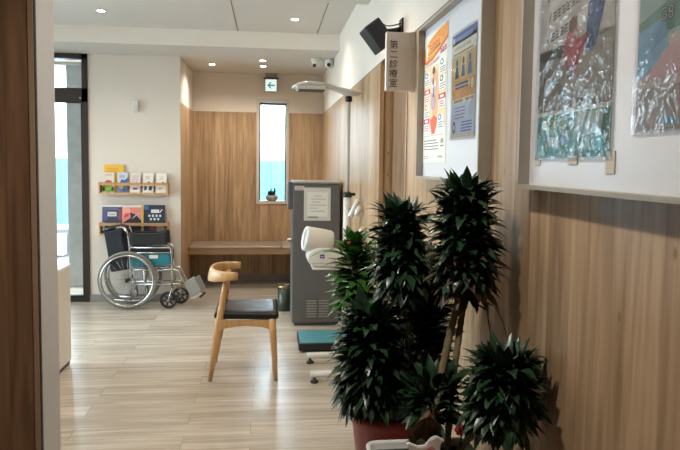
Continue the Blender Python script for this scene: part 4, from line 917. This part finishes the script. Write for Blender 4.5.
# hanging dry leaves and the broad dried bract
m = MB().mat(DRYL); m.smooth = True
for (pts, w_) in (([(.525, 1.50, 1.08), (.560, 1.47, 1.07), (.580, 1.46, 1.03), (.588, 1.455, .99)], .016), ([(.52, 1.51, 1.07), (.548, 1.49, 1.055), (.555, 1.48, 1.00), (.552, 1.475, .955)], .013)):
    o_ = len(m.v)
    for i, p in enumerate(pts):
        f = w_*(.3, 1, .9, .35)[i]; m.v += [(p[0]-f*.3, p[1]-f*.5, p[2]), (p[0], p[1], p[2]+.004), (p[0]+f*.3, p[1]+f*.5, p[2])]
    for i in range(3): a = o_+3*i; m.face((a, a+1, a+4, a+3)); m.face((a+1, a+2, a+5, a+4))
m.build('dried_leaf', parent=wpn, normals=False)
m = MB(); m.smooth = True; pp = []
for i in range(9):
    for j in range(9):
        u = i/8; v = j/8; wv = .045*math.sin(PI*min(1, v*1.05+.08))**.6*(1-.35*v); pp.append((.362+(u-.5)*2*wv+.012*v, 1.385+.020*math.cos((u-.5)*3)-.02*v*v-.004*math.sin(u*20), .770+.088*v-.02*abs(u-.5)))
m.add(pp, [(i*9+j, (i+1)*9+j, (i+1)*9+j+1, i*9+j+1) for i in range(8) for j in range(8)])
o = m.build('dried_bract', pbr('brown_bract', hexc('5f4630'), .8, noise=.35, nscale=70, bump=.6, bscale=200), wpn, normals=False); o['label'] = 'broad curled brown dried leaf'

# bird ornament and red flower pick
bo = thing('bird_ornament', 'white bird-shaped ornament with pink wing on the front rim of the planter', 'ornament', (.36, 1.362, .72))
bird = [(x, z-.010) for x, z in [(.325, .735), (.332, .765), (.318, .783), (.322, .790), (.345, .780), (.362, .782), (.376, .798), (.390, .803), (.398, .797), (.408, .793), (.399, .786), (.397, .760), (.385, .735), (.36, .722)]]
bm = bmesh.new(); a = [bm.verts.new((x, 1.358, z)) for x, z in bird]; b_ = [bm.verts.new((x, 1.370, z)) for x, z in bird]; bm.faces.new(a); bm.faces.new(b_[::-1]); n = len(a)
for i in range(n): bm.faces.new((a[i], b_[i], b_[(i+1) % n], a[(i+1) % n]))
bmesh.ops.recalc_face_normals(bm, faces=bm.faces); bmesh.ops.bevel(bm, geom=[e for e in bm.edges], offset=.002, segments=2, affect='EDGES')
MB().frombm(bm).build('body', pbr('bird_white', hexc('e4e0da'), .4), bo)
MB().prism([(.350, .735), (.348, .755), (.362, .764), (.378, .772), (.386, .762), (.382, .74), (.366, .73)], 'Y', 1.3565, 1.3585).build('wing', pbr('bird_pink', hexc('cf8482'), .5), bo)
fo = thing('flower_pick', 'small red and white flower ornament stuck in the white planter', 'ornament', (.458, 1.40, .77))
m = MB(); m.smooth = True
for i in range(6):
    a = i*PI/3; bm = bmesh.new(); bmesh.ops.create_uvsphere(bm, u_segments=10, v_segments=8, radius=.0065); bmesh.ops.translate(bm, verts=bm.verts, vec=(.452+.007*math.cos(a), 1.385, .795+.007*math.sin(a))); m.frombm(bm)
m.build('red_flower', pbr('flower_red', hexc('b3202c'), .5), fo)
m = MB(); m.smooth = True
for (dx, dz, r_) in ((.022, .020, .008), (.030, .012, .006), (.020, .034, .006), (.012, .028, .005), (.018, -.004, .005), (.032, .030, .005)):
    bm = bmesh.new(); bmesh.ops.create_uvsphere(bm, u_segments=10, v_segments=8, radius=r_); bmesh.ops.translate(bm, verts=bm.verts, vec=(.452+dx, 1.388, .793+dz)); m.frombm(bm)
m.build('white_blossom', pbr('blossom_white', hexc('cfc4c4'), .6), fo)
MB().tube([(.458, 1.40, .755), (.458, 1.392, .79)], .0018, 6).tube([(.458, 1.40, .765), (.474, 1.39, .81)], .0015, 6).build('stem', pbr('pick_green', hexc('3c5a34'), .6), fo)

# brighter floor plant behind
fp_ = thing('potted_croton', 'bright green broad-leaved plant with a red bud behind the dark crowns', 'plant', (.36, 2.28, 0))
MB().lathe((.36, 2.28, 0), [(.08, 0), (.085, .005), (.105, .20), (.11, .20), (.11, .23), (.102, .23), (.098, .20)], 36).build('pot', pbr('brown_pot', hexc('4a3a30'), .5), fp_)
MB().lathe((.36, 2.28, .20), [(.097, 0), (.08, .012), (.01, .02)], 28).build('soil', SOIL, fp_)
ringed([(.35, 2.28, .20), (.365, 2.27, .60), (.33, 2.26, .90), (.305, 2.25, 1.10)], .010).build('stem', STEM, fp_)
ringed([(.38, 2.30, .20), (.375, 2.30, .60), (.37, 2.29, .90), (.375, 2.28, 1.02)], .009).build('stem', STEM, fp_)
m = MB(); m.smooth = True; R = random.Random(21)
for i in range(120):
    t = i/119; p = (.325-.015*t, 2.255, .90+.22*t); az = i*2.4+R.uniform(-.3, .3); leaf(m, p, az, -.1+1.3*t**2+R.uniform(-.2, .3), .125*R.uniform(.8, 1.15)*(1-.30*t), .050*R.uniform(.8, 1.1), .5, .3, R.uniform(-.3, .3))
for i in range(90):
    t = i/89; p = (.37, 2.28, .80+.26*t); az = i*2.4+1; leaf(m, p, az, -.1+1.2*t**2+R.uniform(-.2, .3), .12*R.uniform(.8, 1.15)*(1-.2*t), .038*R.uniform(.8, 1.1), .5, .3, R.uniform(-.3, .3))
leaf(m, (.285, 2.24, 1.085), PI+.25, .50, .150, .050, .9, .3)
leaf(m, (.28, 2.24, 1.05), PI-.2, .35, .10, .035, .9, .3)
m.build('foliage', LEAF2, fp_, normals=False)
bm = bmesh.new(); bmesh.ops.create_uvsphere(bm, u_segments=12, v_segments=10, radius=.007); bmesh.ops.translate(bm, verts=bm.verts, vec=(.288, 2.20, 1.135)); m = MB(); m.smooth = True; m.frombm(bm).build('red_bud', pbr('bud_red', hexc('9a2430'), .5), fp_)

# ------------------------------------------------------------------ succulent on the sill
su = thing('potted_succulent', 'small succulent in a patterned round bowl on the window sill', 'plant', (.036, 7.505, .959))
MB().lathe((.036, 7.505, .959), [(.042, 0), (.064, .012), (.076, .035), (.070, .062), (.064, .068), (.060, .060), (.058, .05)], 28).build('bowl', pbr('stone_bowl', hexc('a39a98'), .6, noise=.35, nscale=45), su)
MB().lathe((.036, 7.505, 1.005), [(.0585, 0), (.03, .012), (.003, .014)], 20).build('soil', SOIL, su)
m = MB(); m.smooth = True; R = random.Random(4)
for (dx, dy, h, n_) in ((-.038, 0, .045, 26), (-.008, .01, .068, 30), (.034, 0, .085, 32), (.014, -.02, .040, 24), (-.014, -.02, .038, 22)):
    for i in range(n_):
        t = i/n_; leaf(m, (.036+dx, 7.505+dy, 1.012+h*t), i*2.4, .2+1.1*t, .036, .017, .1, .5)
m.build('foliage', leaf_mat('succulent_leaf', hexc('30452f'), hexc('58704c')), su, normals=False)

# ------------------------------------------------------------------ camera
cam = bpy.data.cameras.new('camera'); co = bpy.data.objects.new('camera', cam); COL.objects.link(co); S.camera = co
yaw, pitch, roll = .114626, .065348, .013
f = Vector((math.sin(yaw)*math.cos(pitch), math.cos(yaw)*math.cos(pitch), -math.sin(pitch))); r = Vector((math.cos(yaw), -math.sin(yaw), 0)); u = r.cross(f)
r2 = r*math.cos(roll)+u*math.sin(roll); u2 = -r*math.sin(roll)+u*math.cos(roll)
co.matrix_world = Matrix(((r2.x, u2.x, -f.x, 0), (r2.y, u2.y, -f.y, 0), (r2.z, u2.z, -f.z, 1.42), (0, 0, 0, 1)))
cam.sensor_width = 36; cam.sensor_fit = 'HORIZONTAL'; cam.lens = 36*620/680; cam.shift_y = -21/680; cam.clip_start = .05

for o in list(bpy.data.objects):
    if '_b' in o: del o['_b']
v = S.view_settings; v.view_transform = 'Standard'; v.look = 'None'; v.exposure = .80; v.gamma = 1; v.use_curve_mapping = False
cy_ = S.cycles; cy_.use_denoising = True; cy_.max_bounces = 8; cy_.diffuse_bounces = 5; cy_.glossy_bounces = 4; cy_.transparent_max_bounces = 12; cy_.sample_clamp_indirect = 6; cy_.caustics_reflective = False; cy_.caustics_refractive = False
